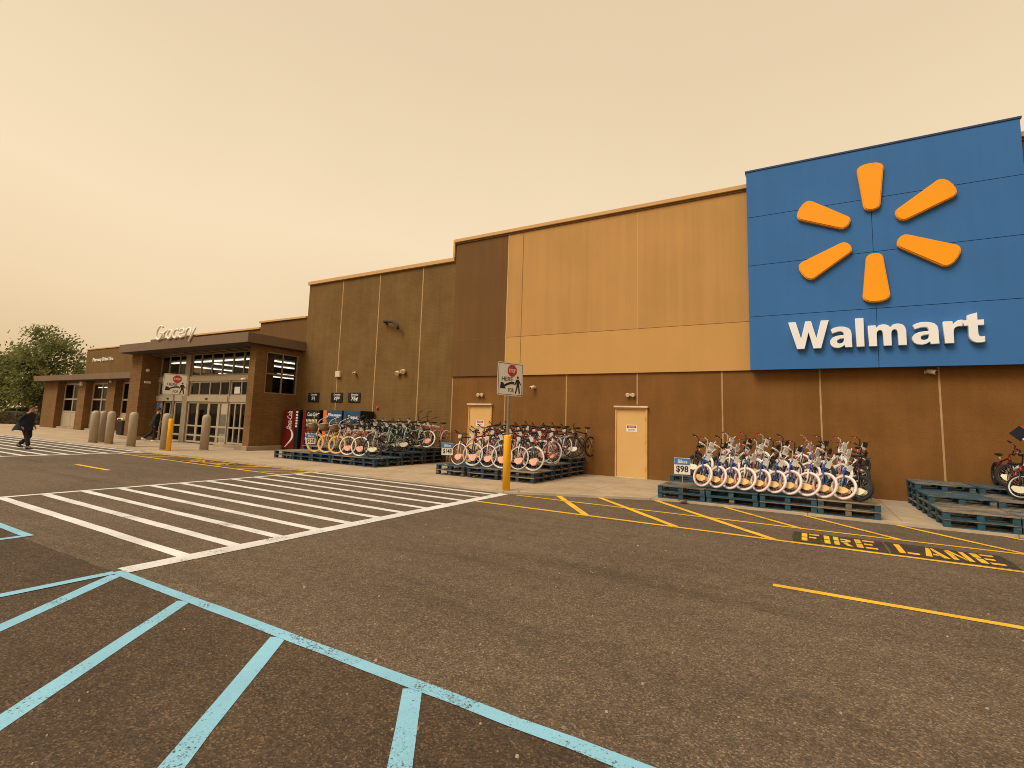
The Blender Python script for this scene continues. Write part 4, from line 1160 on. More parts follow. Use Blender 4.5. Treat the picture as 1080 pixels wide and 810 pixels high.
# ------------------------------------------------------------------ bicycles
def make_bike(name, cat_label, P):
    """heading +X, origin under the front axle; P: sizes, colours"""
    t = thing(name, cat_label, 'bicycle')
    r, wb = P['r'], P['wb']
    kid = P['kid']
    fr, fk, ty, acc = P['frame'], P['fork'], P['tyre'], P['acc']
    tr = P.get('tr', 0.024)
    F = Vector((0, 0, r)); Rr = Vector((-wb, 0, r))
    if kid:
        BB = Vector((-wb + 0.34, 0, r + 0.02)); S = Vector((-wb + 0.22, 0, r + 0.27)); ST = Vector((-wb + 0.17, 0, r + 0.42))
        CR = Vector((-0.085, 0, 2 * r + 0.035)); HT = Vector((-0.125, 0, 2 * r + 0.14)); CL = Vector((-0.135, 0, 2 * r + 0.19))
    else:
        BB = Vector((-wb + 0.43, 0, r - 0.03)); S = Vector((-wb + 0.27, 0, r + 0.42)); ST = Vector((-wb + 0.22, 0, r + 0.60))
        CR = Vector((-0.12, 0, 2 * r + 0.045)); HT = Vector((-0.165, 0, 2 * r + 0.18)); CL = Vector((-0.18, 0, 2 * r + 0.27))
    steer = P.get('steer', 0.0)
    ax = (HT - CR).normalized()
    SM = Matrix.Translation(CR) @ Matrix.Rotation(steer, 4, ax) @ Matrix.Translation(-CR)
    tb = 0.019 if kid else 0.021
    m = MB()
    if P.get('step'):   # swooping cruiser tubes
        m.tube([HT - ax * 0.02, HT * .72 + S * .28 + Vector((0, 0, -.10)), HT * .4 + S * .6 + Vector((0, 0, -.12)), S], tb * .8, 8)
        m.tube([CR + ax * 0.02, CR * .6 + BB * .4 + Vector((0, 0, -.08)), CR * .25 + BB * .75 + Vector((0, 0, -.06)), BB], tb, 8)
    else:
        m.tube([HT - ax * 0.03, S], tb * .9, 8).tube([CR + ax * 0.02, BB], tb * 1.15, 8)
    m.tube([S + (S - BB) * .04, BB], tb * .95, 8).tube([CR, HT], tb * 1.25, 10)
    for s in (-1, 1):
        y = Vector((0, s * (0.05 if kid else 0.06), 0))
        m.tube([BB + y * .5, Rr + y], tb * .55, 6).tube([S + y * .3, Rr + y], tb * .5, 6)
    m.tube([BB + Vector((0, -.035, 0)), BB + Vector((0, .035, 0))], 0.026, 10)
    m.build('frame', fr, t)
    m = MB().tube([S, ST], 0.0125, 8); m.build('seat_post', M_CHR, t)
    # saddle
    L, Wd = (0.22, 0.15) if kid else ((0.27, 0.23) if P.get('step') else (0.26, 0.15))
    vs = []; fs = []
    prof = [(-0.5, .62, .6), (-.42, 1, 1), (-.25, 1, 1.05), (-.05, .62, .95), (.2, .3, .85), (.42, .24, .75), (.5, .12, .5)]
    n = 8
    for (u, w_, h_) in prof:
        for j in range(n):
            a_ = 2 * PI * j / n
            vs.append((ST.x + u * L + 0.02, math.cos(a_) * w_ * Wd / 2, ST.z + 0.01 + (0.03 * h_ * math.sin(a_) if math.sin(a_) > 0 else 0.035 * h_ * math.sin(a_) * (0.6 + w_ * .4))))
    for i in range(len(prof) - 1):
        for j in range(n): fs.append((i * n + j, i * n + (j + 1) % n, (i + 1) * n + (j + 1) % n, (i + 1) * n + j))
    fs += [tuple(range(n)), tuple(range((len(prof) - 1) * n, len(prof) * n))]
    MB().add(vs, fs, True).build('saddle', P['saddle'], t)
    # wheels
    def wheel(M):
        sp = MB().lathe([(0.018, -.035), (0.018, .035)], n=8)
        sp.xform(Matrix.Rotation(PI / 2, 4, 'X'))
        for k in range(18):
            a_ = 2 * PI * k / 18; b_ = a_ + (0.35 if k % 2 else -0.35); s = 0.02 if k % 4 < 2 else -0.02
            sp.tube([(0.02 * math.cos(b_), s, 0.02 * math.sin(b_)), ((r - tr * 1.6) * math.cos(a_), 0, (r - tr * 1.6) * math.sin(a_))], 0.0022, 4, caps=False)
        sp.xform(M); w_ = sp.build('wheel', M_CHR, t)
        MB().torus((0, 0, 0), r - tr, tr, 36, 8, M).build('tyre', ty, w_)
        MB().torus((0, 0, 0), r - tr * 2.05, tr * .45, 36, 6, M, tr * .75).build('rim', P['rim'], w_)
        return w_
    fw = wheel(SM @ Matrix.Translation(F)); wheel(Matrix.Translation(Rr))
    # fork
    m = MB()
    for s in (-1, 1):
        y = s * (0.05 if kid else 0.058)
        m.tube([(F.x, y, F.z), (F.x + (CR.x - F.x) * .55 + .012, y, F.z + (CR.z - F.z) * .55), (CR.x + .005, y * .95, CR.z - .02), (CR.x, y * .3, CR.z)], [0.011, 0.014, 0.0165, 0.0165], 8)
    m.xform(SM); m.build('fork', fk, t)
    # handlebar with stem, grips, levers
    m = MB().tube([HT, CL], 0.014, 8).tube([CL, CL + Vector((.06, 0, 0.01))], 0.016, 8)
    c = CL + Vector((.06, 0, .01)); hw = 0.27 if kid else 0.31
    if P['bar'] == 'rise':
        half = [(0, 0.02, 0), (.0, .05, 0), (.02, .12, .16), (-.02, .17, .19), (-.07, hw, .20)]
    elif P['bar'] == 'cruise':
        half = [(0, .01, 0), (.02, .10, .12), (.0, .24, .24), (-.10, .32, .30), (-.25, .34, .33)]
    else:
        half = [(0, 0.01, 0), (0, .08, .005), (-.005, .14, .035), (-.03, hw, .045)]
    for s in (-1, 1):
        m.tube([c + Vector((p[0], s * p[1], p[2])) for p in half], 0.0115, 8)
    if P['bar'] == 'rise': m.tube([c + Vector((.013, -.09, .09)), c + Vector((.013, .09, .09))], 0.009, 6)
    m.xform(SM); hb = m.build('handlebar', P['barm'], t)
    for s in (-1, 1):
        p0, p1 = Vector((half[-2][0], s * half[-2][1], half[-2][2])), Vector((half[-1][0], s * half[-1][1], half[-1][2]))
        d = (p1 - p0).normalized()
        e = c + p1 + d * .01; b0 = e - d * .115
        MB().tube([b0, b0 + d * .004, e - d * .004, e], [0.014, 0.017, 0.017, 0.015], 8).xform(SM).build('grip', P['gripm'], hb)
        q = b0 - d * .03
        MB().tube([q, q + Vector((.03, 0, -.02)), q + d * .07 + Vector((.05, 0, -.03)), q + d * .11 + Vector((.045, 0, -.03))], 0.006, 5).xform(SM).build('brake_lever', M_BLK if not kid else M_CHR, hb)
    if not kid:
        cb = MB().tube([c + Vector((.03, .12, .03)), c + Vector((.10, .05, .02)), c + Vector((.07, 0, -.1)), CR + Vector((.02, .03, -.03))], 0.004, 5)
        cb.tube([c + Vector((.03, -.12, .03)), c + Vector((.12, -.04, .0)), c + Vector((.05, -.03, -.12)), HT * .5 + S * .5], 0.004, 5)
        cb.xform(SM); cb.build('brake_cable', M_BLK, t)
    # crank, chain ring, pedals, chain guard
    cr_ = MB().lathe([(0.07 if kid else .085, -.003), (0.07 if kid else .085, .003)], n=18).xform(Matrix.Translation(BB + Vector((0, -.055, 0))) @ Matrix.Rotation(PI / 2, 4, 'X'))
    cl_ = 0.12 if kid else 0.165
    for s in (-1, 1): cr_.tube([BB + Vector((0, s * .06, 0)), BB + Vector((s * cl_ * .8, s * .075, s * cl_ * .55))], 0.009, 6)
    ck = cr_.build('crankset', M_BLK if not P.get('step') else M_CHR, t)
    for s in (-1, 1):
        e = BB + Vector((s * cl_ * .8, s * .12, s * cl_ * .55))
        MB().bbox(e.x - .04, e.x + .04, e.y - .04, e.y + .04, e.z - .011, e.z + .011, .004).build('pedal', M_BLK, ck)
    if kid or P.get('step'):
        g = [(BB.x + .10, BB.z + .05), (BB.x + .08, BB.z - .07), (BB.x - .02, BB.z - .09), (Rr.x + .02, Rr.z - .03), (Rr.x, Rr.z + .04), (BB.x - .02, BB.z + .10)]
        MB().prism(g, 'y', -0.072, -0.066).build('chain_guard', acc, t)
    else:
        MB().tube([BB + Vector((0, -.055, .08)), Rr + Vector((0, -.045, .035))], .005, 5).tube([BB + Vector((0, -.055, -.08)), Rr + Vector((0, -.045, -.035))], .005, 5).build('chain', M_RUB, t)
    # kickstand
    MB().tube([BB + Vector((-.06, .04, -.02)), (BB.x - .13, .15 if kid else .19, .012)], .008, 6).build('kickstand', M_BLK, t)
    if P.get('fender'):
        for (ctr, a0, a1, MM) in ((F, R(55), R(160), SM), (Rr, R(20), R(185), Matrix.Identity(4))):
            m = MB()
            for k in range(10):
                a_ = a0 + (a1 - a0) * k / 10; b_ = a0 + (a1 - a0) * (k + 1) / 10; q = r + .018
                m.quad(*[(ctr.x + q * math.cos(v), y, ctr.z + q * math.sin(v)) for v, y in ((a_, -.03), (a_, .03), (b_, .03), (b_, -.03))])
            m.xform(MM); m.build('mudguard', fr, t)
    if P.get('basket'):
        o_ = c + Vector((.17, 0, -.03))
        m = MB()
        rings = [(0, .11, .15, -.10), (1, .135, .18, .0), (2, .15, .20, .10)]
        n = 20; vs = []
        for _, a_, b_, z in rings:
            for j in range(n):
                w_ = 2 * PI * j / n
                ex = math.copysign(abs(math.cos(w_)) ** .6, math.cos(w_)); ey = math.copysign(abs(math.sin(w_)) ** .6, math.sin(w_))
                vs.append((o_.x + a_ * ex, o_.y + b_ * ey, o_.z + z))
        fs = [(i * n + j, i * n + (j + 1) % n, (i + 1) * n + (j + 1) % n, (i + 1) * n + j) for i in range(2) for j in range(n)] + [tuple(range(n))]
        m.add(vs, fs, True)
        b = m.xform(SM).build('basket', M_WICK, t)
        MB().tube([Vector(v) for v in vs[2 * n:]], .012, 6, closed=True).xform(SM).build('basket_rim', M_CREAM, b)
    # packing card in the front wheel, tags, foam
    if P.get('card'):
        cd = MB()
        w_, h_ = r * P.get('cw', .52), r * P.get('ch', .36)
        pts = [(w_ * math.cos(PI + k * PI / 10) * (1 + .08 * math.sin(k * 2.2)), r * .84 + h_ * math.sin(PI + k * PI / 10)) for k in range(11)] + [(w_ * .9, r * .95), (w_ * .45, r * 1.02), (-w_ * .5, r * .97), (-w_ * .92, r * .93)]
        for s in (-1, 1): cd.prism(pts, 'y', s * .042, s * .046)
        cd.xform(SM); cd.build('wheel_card', P['card'], t)
    for k, (dx, dy, dz, w_, h_, mm) in enumerate(P.get('tags', [])):
        p = c + Vector((dx, dy, dz))
        tg = MB().bbox(-.003, .003, -w_ / 2, w_ / 2, -h_ / 2, h_ / 2, .0015).xform(SM @ Matrix.Translation(p) @ Matrix.Rotation(R(12), 4, 'Y') @ Matrix.Rotation(R(25 * (k % 3 - 1)), 4, 'Z'))
        tg.build('hang_tag', mm, t)
    fw_ = P.get('foam', ())
    for a_, b_, mm in fw_:
        pt = {'HT': HT, 'S': S, 'BB': BB, 'CR': CR, 'CL': CL, 'F': F, 'R': Rr, 'ST': ST}
        A_, B_ = pt[a_], pt[b_]
        MB().tube([A_ * .85 + B_ * .15, A_ * .82 + B_ * .18, A_ * .25 + B_ * .75, A_ * .22 + B_ * .78], [.026, .036, .036, .026], 8).build('packing_sleeve', mm, t)
    if P.get('plate'):
        m = MB().bbox(.03, .045, -.068, .068, -.06, .06, .01).xform(SM @ Matrix.Translation(c + Vector((.04, 0, .07)))); m.build('number_plate', P['plate'], t)
    return t

KID = dict(r=.258, wb=.80, kid=True, bar='rise', tr=.025)
ADU = dict(r=.335, wb=1.06, kid=False, bar='flat', tr=.0205)
PROT = {
 'kid_blue': dict(KID, frame=M_KBLUE, fork=M_KBLUE, tyre=M_WTYRE, rim=M_PINK, acc=M_BWHITE, saddle=M_BWHITE, barm=M_BWHITE, gripm=M_BWHITE, card=M_GOLD, tags=[(.05, .0, -.05, .10, .13, M_TAG)], foam=[('HT', 'S', M_FOAM), ('S', 'BB', M_FOAM)], steer=R(58)),
 'kid_blue_pink': dict(KID, frame=M_KBLUE, fork=M_BWHITE, tyre=M_WTYRE, rim=M_PINK, acc=M_PINK, saddle=M_BWHITE, barm=M_BWHITE, gripm=M_PINK, card=M_GOLD, tags=[(.05, .07, .02, .11, .12, M_TAG), (.03, -.12, .1, .07, .10, M_PINK)], foam=[('HT', 'S', M_FOAM), ('CR', 'BB', M_FOAM)], steer=R(66), plate=M_BWHITE),
 'kid_white': dict(KID, frame=M_BWHITE, fork=M_PINK, tyre=M_WTYRE, rim=M_BWHITE, acc=M_KBLUE, saddle=M_BLK, barm=M_BWHITE, gripm=M_BRED, card=M_GOLD, tags=[(.05, .02, -.02, .12, .12, M_TAG)], foam=[('CR', 'BB', M_FOAM)], steer=R(52), plate=M_TAG),
 'kid_red': dict(KID, frame=M_BRED, fork=M_BDARK, tyre=M_RUB, rim=M_BWHITE, acc=M_BLK, saddle=M_BLK, barm=M_BLK, gripm=M_BRED, card=M_LIME, tags=[(.05, 0, .02, .10, .13, M_TAG)], foam=[('HT', 'S', M_FOAM)], steer=R(48), plate=M_BLK),
 'kid_maroon': dict(KID, r=.262, tr=.034, frame=M_MAROON, fork=M_BDARK, tyre=M_RUB, rim=M_BDARK, acc=M_BLK, saddle=M_BLK, barm=M_BLK, gripm=M_BLK, card=M_LIME, tags=[], foam=[], steer=R(60), plate=M_BLK),
 'mtb_red': dict(ADU, frame=M_BRED, fork=M_BDARK, tyre=M_GTYRE, rim=M_CHR, acc=M_BLK, saddle=M_BLK, barm=M_BLK, gripm=M_BLK, card=M_CORAL, cw=.36, ch=.42, tags=[(.06, 0, -.08, .13, .16, M_TAG)], foam=[('CR', 'BB', M_FOAM)], steer=R(-84)),
 'mtb_white': dict(ADU, frame=M_MAROON, fork=M_BDARK, tyre=M_GTYRE, rim=M_BDARK, acc=M_BLK, saddle=M_BLK, barm=M_BLK, gripm=M_BLK, card=M_CORAL, cw=.30, ch=.5, tags=[(.05, .05, -.04, .12, .14, M_TAG), (.03, -.14, -.02, .08, .1, M_BRED)], foam=[('HT', 'S', M_FOAM)], steer=R(-74)),
 'mtb_dark': dict(ADU, frame=M_BDARK, fork=M_BWHITE, tyre=M_GTYRE, rim=M_BDARK, acc=M_BLK, saddle=M_BLK, barm=M_BLK, gripm=M_BLK, card=M_CORAL, cw=.42, ch=.38, tags=[(.06, -.03, -.06, .13, .13, M_TAG), (.02, .15, .0, .08, .08, M_BRED)], foam=[('CR', 'BB', M_BRED)], steer=R(-92)),
 'mtb_black': dict(ADU, frame=M_BDARK, fork=M_BDARK, tyre=M_RUB, rim=M_BDARK, acc=M_BLK, saddle=M_BLK, barm=M_BLK, gripm=M_BLK, card=M_TAG, cw=.4, ch=.28, tags=[(.05, .0, -.12, .1, .1, M_TAG)], foam=[], steer=R(-60)),
 'cruiser': dict(ADU, frame=M_CREAM, fork=M_CREAM, tyre=M_YTYRE, rim=M_CREAM, acc=M_CREAM, saddle=M_WICK, barm=M_CREAM, gripm=M_BWHITE, bar='cruise', step=True, basket=True, fender=True, tags=[], foam=[], tr=.030, steer=R(-62)),
 'city_coral': dict(ADU, frame=M_PINK, fork=M_BDARK, tyre=M_WTYRE, rim=M_CHR, acc=M_BLK, saddle=M_BLK, barm=M_BLK, gripm=M_BLK, card=M_CORAL, cw=.4, ch=.4, tags=[(.05, 0, -.03, .13, .15, M_TAG), (.03, .12, .06, .1, .12, M_BRED)], foam=[('HT', 'S', M_FOAM)], steer=R(-68), step=True, bar='cruise'),
 'mint': dict(ADU, frame=M_MINT, fork=M_MINT, tyre=M_RUB, rim=M_BDARK, acc=M_BLK, saddle=M_BLK, barm=M_BLK, gripm=M_BLK, card=M_LIME, cw=.42, ch=.3, tags=[(.05, 0, -.02, .17, .17, M_TAG)], foam=[('CR', 'BB', M_BDARK)], steer=R(-58), step=True),
 'dark_mint': dict(ADU, frame=M_BDARK, fork=M_MINT, tyre=M_RUB, rim=M_BDARK, acc=M_BLK, saddle=M_BLK, barm=M_BLK, gripm=M_BLK, card=M_LIME, cw=.36, ch=.32, tags=[(.05, .03, .0, .18, .16, M_TAG), (.05, -.05, -.22, .13, .12, M_TAG)], foam=[], steer=R(-66)),
}
DESC = {'kid_blue': "blue child's bike with white tyres", 'kid_blue_pink': "blue child's bike with white fork", 'kid_white': "white child's bike with pink fork",
 'kid_red': "red child's bike with black tyres", 'kid_maroon': "maroon child's bike with black tyres", 'mtb_red': 'red bicycle with pale tyres', 'mtb_white': 'maroon bicycle with pale tyres',
 'mtb_dark': 'dark bicycle with white fork', 'mtb_black': 'all black bicycle with black tyres', 'cruiser': 'cream cruiser bike with amber tyres',
 'city_coral': 'pink bicycle with white tyres', 'mint': 'mint green bicycle with black tyres', 'dark_mint': 'dark bicycle with mint fork'}
PB = {}
ORD = ['first', 'second', 'third', 'fourth', 'fifth', 'sixth', 'seventh', 'eighth', 'ninth', 'tenth', 'eleventh', 'twelfth', 'thirteenth', 'fourteenth']
def put(kind, x, y, z, az, pitch, label, group):
    """az: heading measured clockwise from +Y"""
    if kind not in PB:
        PB[kind] = make_bike('bicycle', 'x', PROT[kind]); o = PB[kind]
    else: o = copy_tree(PB[kind])
    o.location = (x, y, z)
    o.rotation_mode = 'XYZ'
    o.rotation_euler = (0, 0, 0)
    M = Matrix.Rotation(PI / 2 - az, 4, 'Z') @ Matrix.Rotation(pitch, 4, 'Y') @ Matrix.Rotation(rnd.uniform(-.06, .06), 4, 'X')
    o.rotation_euler = M.to_euler()
    q = rnd.uniform(.965, 1.03); o.scale = (q, q, q)
    o['label'] = label; o['group'] = group
def bike_row(kinds, x0, dx, y, deck, az, rise, where, row, group, jit=.03, daz=3, dy=0.0):
    seen = {}
    for i, k in enumerate(kinds):
        if k is None: continue
        wb = PROT[k]['wb']
        pitch = math.asin(rise / wb) if rise else 0.0
        put(k, x0 + dx * i + rnd.uniform(-jit, jit), y + dy * i + rnd.uniform(-jit, jit) * .7, deck, az + R(rnd.uniform(-daz, daz)), pitch,
            '%s, %s in the %s row %s' % (DESC[k], ORD[i], row, where), group)
zz = [d + 0.002 for d in DECK]
# right: children's bikes below the big sign, heads to the kerb, front wheels turned aside as shipped
gC = "children's bikes on the pallets below the blue sign"
bike_row(['kid_blue', 'kid_blue', 'kid_blue', 'kid_blue_pink', 'kid_blue', 'kid_blue', 'kid_blue', 'kid_blue_pink', 'kid_blue', 'kid_blue', 'kid_maroon'], -1.97, .288, 12.44, zz[0], R(182), 0, "below the sign", 'front', gC, .016, 3, -.012)
bike_row(['kid_maroon', 'kid_white', 'kid_maroon', 'kid_blue_pink', 'kid_red', 'kid_white', 'kid_maroon', 'kid_white', 'kid_red', 'kid_blue_pink', 'kid_maroon', 'kid_white', 'kid_maroon'], -2.42, .28, 13.70, zz[1], R(181), 0, "below the sign", 'middle', gC, .04, 5)
bike_row(['kid_white', 'kid_red', 'kid_white', 'kid_maroon', 'kid_blue_pink', 'kid_red', 'kid_white', 'kid_red'], -1.75, .41, 14.92, zz[2], R(180), 0, "below the sign", 'back', gC, .05, 6)
# centre: adult bikes behind the yellow post
gB = 'bicycles on the pallets behind the yellow sign post'
bike_row(['mtb_dark', 'mtb_red', 'mtb_dark', 'mtb_red', 'mtb_dark', 'mtb_red'], -8.93, .505, 12.70, zz[0], R(184), PH, "behind the post", 'front', gB, .03, 4, .02)
bike_row(['mtb_red', 'mtb_red', 'mtb_dark', 'mtb_red', 'mtb_white', 'mtb_red', 'mtb_black', 'mtb_red', 'mtb_dark'], -9.2, .345, 13.98, zz[1], R(184), PH, "behind the post", 'middle', gB, .04, 6)
bike_row(['mtb_red', 'mtb_black', 'mtb_red', 'mtb_dark', 'mtb_red', 'mtb_red', 'mtb_white', 'mtb_red', 'mtb_dark', 'mtb_black'], -9.25, .335, 14.98, zz[2], R(190), 0, "behind the post", 'back', gB, .03, 4)
# left: cruisers and others
gA = 'bicycles on the pallets before the vending machines'
bike_row(['cruiser', 'cruiser', 'cruiser', 'city_coral', 'city_coral', 'mint'], -15.28, .565, 12.72, zz[0], R(186), PH, "by the vending machines", 'front', gA, .02, 3)
bike_row(['mtb_black', 'dark_mint', 'mtb_black', 'dark_mint', 'mtb_black', 'dark_mint', 'mtb_black', 'mint', 'dark_mint', 'mint'], -15.35, .345, 14.0, zz[1], R(186), PH, "by the vending machines", 'middle', gA, .03, 4)
bike_row(['dark_mint', 'mtb_black', 'dark_mint', 'dark_mint', 'mtb_black', 'dark_mint', 'dark_mint', 'city_coral', 'city_coral'], -15.6, .45, 14.98, zz[2], R(188), 0, "by the vending machines", 'back', gA, .03, 4)
# far right: a few red bikes
gD = 'red bikes on the right hand pallets'
bike_row(['kid_red', 'kid_red', 'kid_red', 'kid_maroon'], 3.62, .36, 13.85, zz[1], R(176), 0, "on the right hand pallets", 'front', gD, .03, 8)
bike_row(['kid_maroon', 'kid_red', 'kid_red'], 3.72, .42, 14.95, zz[2], R(176), 0, "on the right hand pallets", 'back', gD, .03, 8)

# ------------------------------------------------------------------ price cards on stands
def price_stand(x, y, z, h, yaw, price, label):
    t = thing('price_stand', label, 'price card', (x, y, z), (0, 0, yaw))
    MB().lathe([(0.10, 0), (0.10, 0.012), (0.02, 0.022)], n=16).build('base', M_STEEL, t)
    MB().tube([(0, 0, .02), (0, 0, h - .36)], .009, 8).build('pole', M_STEEL, t)
    MB().bbox(-.17, .17, -.012, .012, h - .36, h, .004).build('card', M_TAG, t)
    MB().box(-.165, .165, -.0165, -.0125, h - .145, h - .006).build('header', M_TAGB, t)
    text_mb('Bikes', -.09, .11, h - .115, h - .035, -.0168, .001, .015).build('header_lettering', M_TAG, t)
    text_mb(price, -.13, .13, h - .33, h - .17, -.0125, .0015, .025).build('price_lettering', M_BDARK, t)
    return t
price_stand(-2.37, 12.02, WK, .94, R(6), '$98', 'blue and white price card on a thin pole left of the blue bicycles')
price_stand(-15.35, 12.50, zz[0], .66, R(48), '$128', 'blue and white price card before the leftmost cream cruiser bike')
price_stand(-9.22, 12.50, zz[0], .64, R(36), '$148', 'blue and white price card left of the red and white bicycles')
t = thing('price_stand', 'tilted navy, red and white price card on a pole among the red bikes', 'price card', (3.58, 13.15, zz[0]), (0, 0, R(-12)))
MB().lathe([(0.10, 0), (0.10, 0.012), (0.02, 0.022)], n=16).build('base', M_STEEL, t)
MB().tube([(0, 0, .02), (0, 0, 1.22)], .012, 8).build('pole', M_TAG, t)
for (cx_, cz_, mm, nm) in ((-.15, 1.42, M_TAGB, 'navy_card'), (.0, 1.53, M_SIGNR, 'red_card'), (.02, 1.32, M_TAG, 'white_card')):
    a_ = .145
    MB().prism([(cx_ - a_, cz_), (cx_, cz_ - a_), (cx_ + a_, cz_), (cx_, cz_ + a_)], 'y', -.02 - .01 * len(nm) / 8, -.012 - .01 * len(nm) / 8).build(nm, mm if nm != 'navy_card' else M_NAVY, t)
text_mb('%', -.05, .05, 1.48, 1.58, -.0315, .002, .02).build('lettering', M_SIGNW, t)
text_mb('SALE', -.06, .10, 1.295, 1.345, -.033, .002, .02).build('lettering', M_SIGNB, t)

# ------------------------------------------------------------------ people
def skin_obj(name, verts, edges, radii, m, parent, sub=1):
    me = bpy.data.meshes.new(name)
    me.from_pydata(verts, edges, [])
    ob = bpy.data.objects.new(name, me); COL.objects.link(ob)
    md = ob.modifiers.new('s', 'SKIN'); md.use_smooth_shade = True
    for i, v in enumerate(me.skin_vertices[0].data):
        q = radii[i]; v.radius = q if isinstance(q, tuple) else (q, q)
        v.use_root = (i == 0)
    ms = ob.modifiers.new('d', 'SUBSURF'); ms.levels = sub; ms.render_levels = sub
    bpy.context.view_layer.update()
    dg = bpy.context.evaluated_depsgraph_get()
    m2 = bpy.data.meshes.new_from_object(ob.evaluated_get(dg)); m2.name = name
    bpy.data.objects.remove(ob); bpy.data.meshes.remove(me)
    m2.materials.clear(); m2.materials.append(m)
    for p in m2.polygons: p.use_smooth = True
    o = bpy.data.objects.new(name, m2); COL.objects.link(o); o.parent = parent
    return o

def person(label, loc, heading, H, legs, arms, lean, top_m, bot_m, shoe_m, coat, hair_bun=False, bag=None):
    """local frame: x forward, y left, z up. legs: per side (knee, ankle); arms: per side (elbow, wrist); all in fractions of H=1.7"""
    t = thing('person', label, 'person', loc, (0, 0, heading))
    k = H / 1.70
    V = lambda x, y, z: (x * k, y * k, z * k)
    pel = (0, 0, .90); ch = (lean * .6, 0, 1.18); nk0 = (lean, 0, 1.40); nk = (lean + .015, 0, 1.47)
    vs = [V(*pel), V(lean * .3, 0, 1.03), V(*ch), V(*nk0), V(*nk), V(lean + .035, 0, 1.56), V(lean + .045, 0, 1.64), V(lean + .035, 0, 1.70)]
    ed = [(i, i + 1) for i in range(7)]
    rd = [(.15, .115), (.13, .10), (.155, .11), (.085, .07), (.052, .052), (.078, .085), (.082, .094), (.05, .055)]
    vs.append(V(lean + .135, 0, 1.575)); ed.append((5, len(vs) - 1)); rd.append(.016)          # nose
    for s in (-1, 1):
        vs.append(V(lean + .03, s * .083, 1.60)); ed.append((6, len(vs) - 1)); rd.append(.016)  # ears
    for si, s in enumerate((1, -1)):
        b = len(vs); kn, an = legs[si]
        vs += [V(0, s * .095, .86), V(kn[0], s * .10, kn[1]), V(an[0], s * .095, an[1])]
        ed += [(0, b), (b, b + 1), (b + 1, b + 2)]; rd += [.092, .058, .042]
        dx = .10; tz = an[2] if len(an) > 2 else -.045
        vs += [V(an[0] + dx, s * .10, an[1] + tz)]; ed.append((b + 2, b + 3)); rd.append(.034)
        b = len(vs); el, wr = arms[si]
        sh = (lean, s * .175, 1.37)
        vs += [V(*sh), V(el[0], s * el[1], el[2]), V(wr[0], s * wr[1], wr[2])]
        ed += [(3, b), (b, b + 1), (b + 1, b + 2)]; rd += [.058, .042, .030]
        d = (Vector(V(wr[0], s * wr[1], wr[2])) - Vector(V(el[0], s * el[1], el[2]))).normalized()
        w_ = Vector(V(wr[0], s * wr[1], wr[2])); side = Vector((1, 0, 0)) - d * d.x; side.normalize()
        hub = len(vs); vs.append(tuple(w_ + d * .055)); ed.append((b + 2, hub)); rd.append((.030, .018))
        inw = Vector((0, -s, 0))
        for f_, (off, ln) in enumerate(((-.027, .062), (-.009, .075), (.010, .070), (.027, .055))):
            i0 = len(vs)
            p0 = w_ + d * .088 + side * off; p1 = p0 + d * ln * .55 + inw * .006; p2 = p1 + d * ln * .4 + inw * .02
            vs += [tuple(p0), tuple(p1), tuple(p2)]; ed += [(hub, i0), (i0, i0 + 1), (i0 + 1, i0 + 2)]; rd += [.009, .0085, .0075]
        i0 = len(vs); p0 = w_ + d * .045 + side * .034 + inw * .005; p1 = p0 + d * .035 + side * .018 + inw * .012
        vs += [tuple(p0), tuple(p1)]; ed += [(hub, i0), (i0, i0 + 1)]; rd += [.0105, .009]
    skin_obj('body', vs, ed, rd, M_SKIN, t, 2)
    # trousers
    tv = [V(0, 0, .95), V(0, 0, .88)]; te = [(0, 1)]; tr_ = [(.165, .13), (.165, .13)]
    for si, s in enumerate((1, -1)):
        kn, an = legs[si]; b = len(tv)
        tv += [V(0, s * .095, .84), V(kn[0], s * .10, kn[1]), V(an[0], s * .097, an[1] + .03)]
        te += [(1, b), (b, b + 1), (b + 1, b + 2)]; tr_ += [.110, .082, .074]
    skin_obj('trousers', tv, te, tr_, bot_m, t, 2)
    # coat or jacket: torso loft plus sleeves
    hem, flare, back = coat
    rings = [(1.455, .075, .07, 0), (1.42, .15, .09, 0), (1.37, .205, .12, 0)]
    for k_ in range(1, 7):
        u = k_ / 6; z = 1.37 + (hem - 1.37) * u
        rings.append((z, .205 + flare * u * .55, .135 + flare * u, -back * u))
    n = 18; cv = []; cf = []
    for (z, wy, wx, dx) in rings:
        f_ = max(0.0, min(1.0, (z - .9) / .5))
        for j in range(n):
            a_ = 2 * PI * j / n
            q = 1 + .05 * math.sin(a_ * 5 + z * 9) * (1 if z < 1.0 else .3)
            cv.append(V(lean * f_ + dx + wx * math.cos(a_) * q, wy * math.sin(a_) * q, z + (.02 * math.sin(a_ * 3) if z == hem else 0)))
    for i in range(len(rings) - 1):
        for j in range(n): cf.append((i * n + j, i * n + (j + 1) % n, (i + 1) * n + (j + 1) % n, (i + 1) * n + j))
    MB().add(cv, cf, True).build('coat', top_m, t)
    for si, s in enumerate((1, -1)):
        el, wr = arms[si]
        skin_obj('sleeve', [V(lean * .9, s * .13, 1.385), V(lean, s * .19, 1.345), V(el[0], s * el[1], el[2]), V(wr[0], s * wr[1], wr[2])], [(0, 1), (1, 2), (2, 3)], [.085, .083, .066, .053], top_m, t, 1)
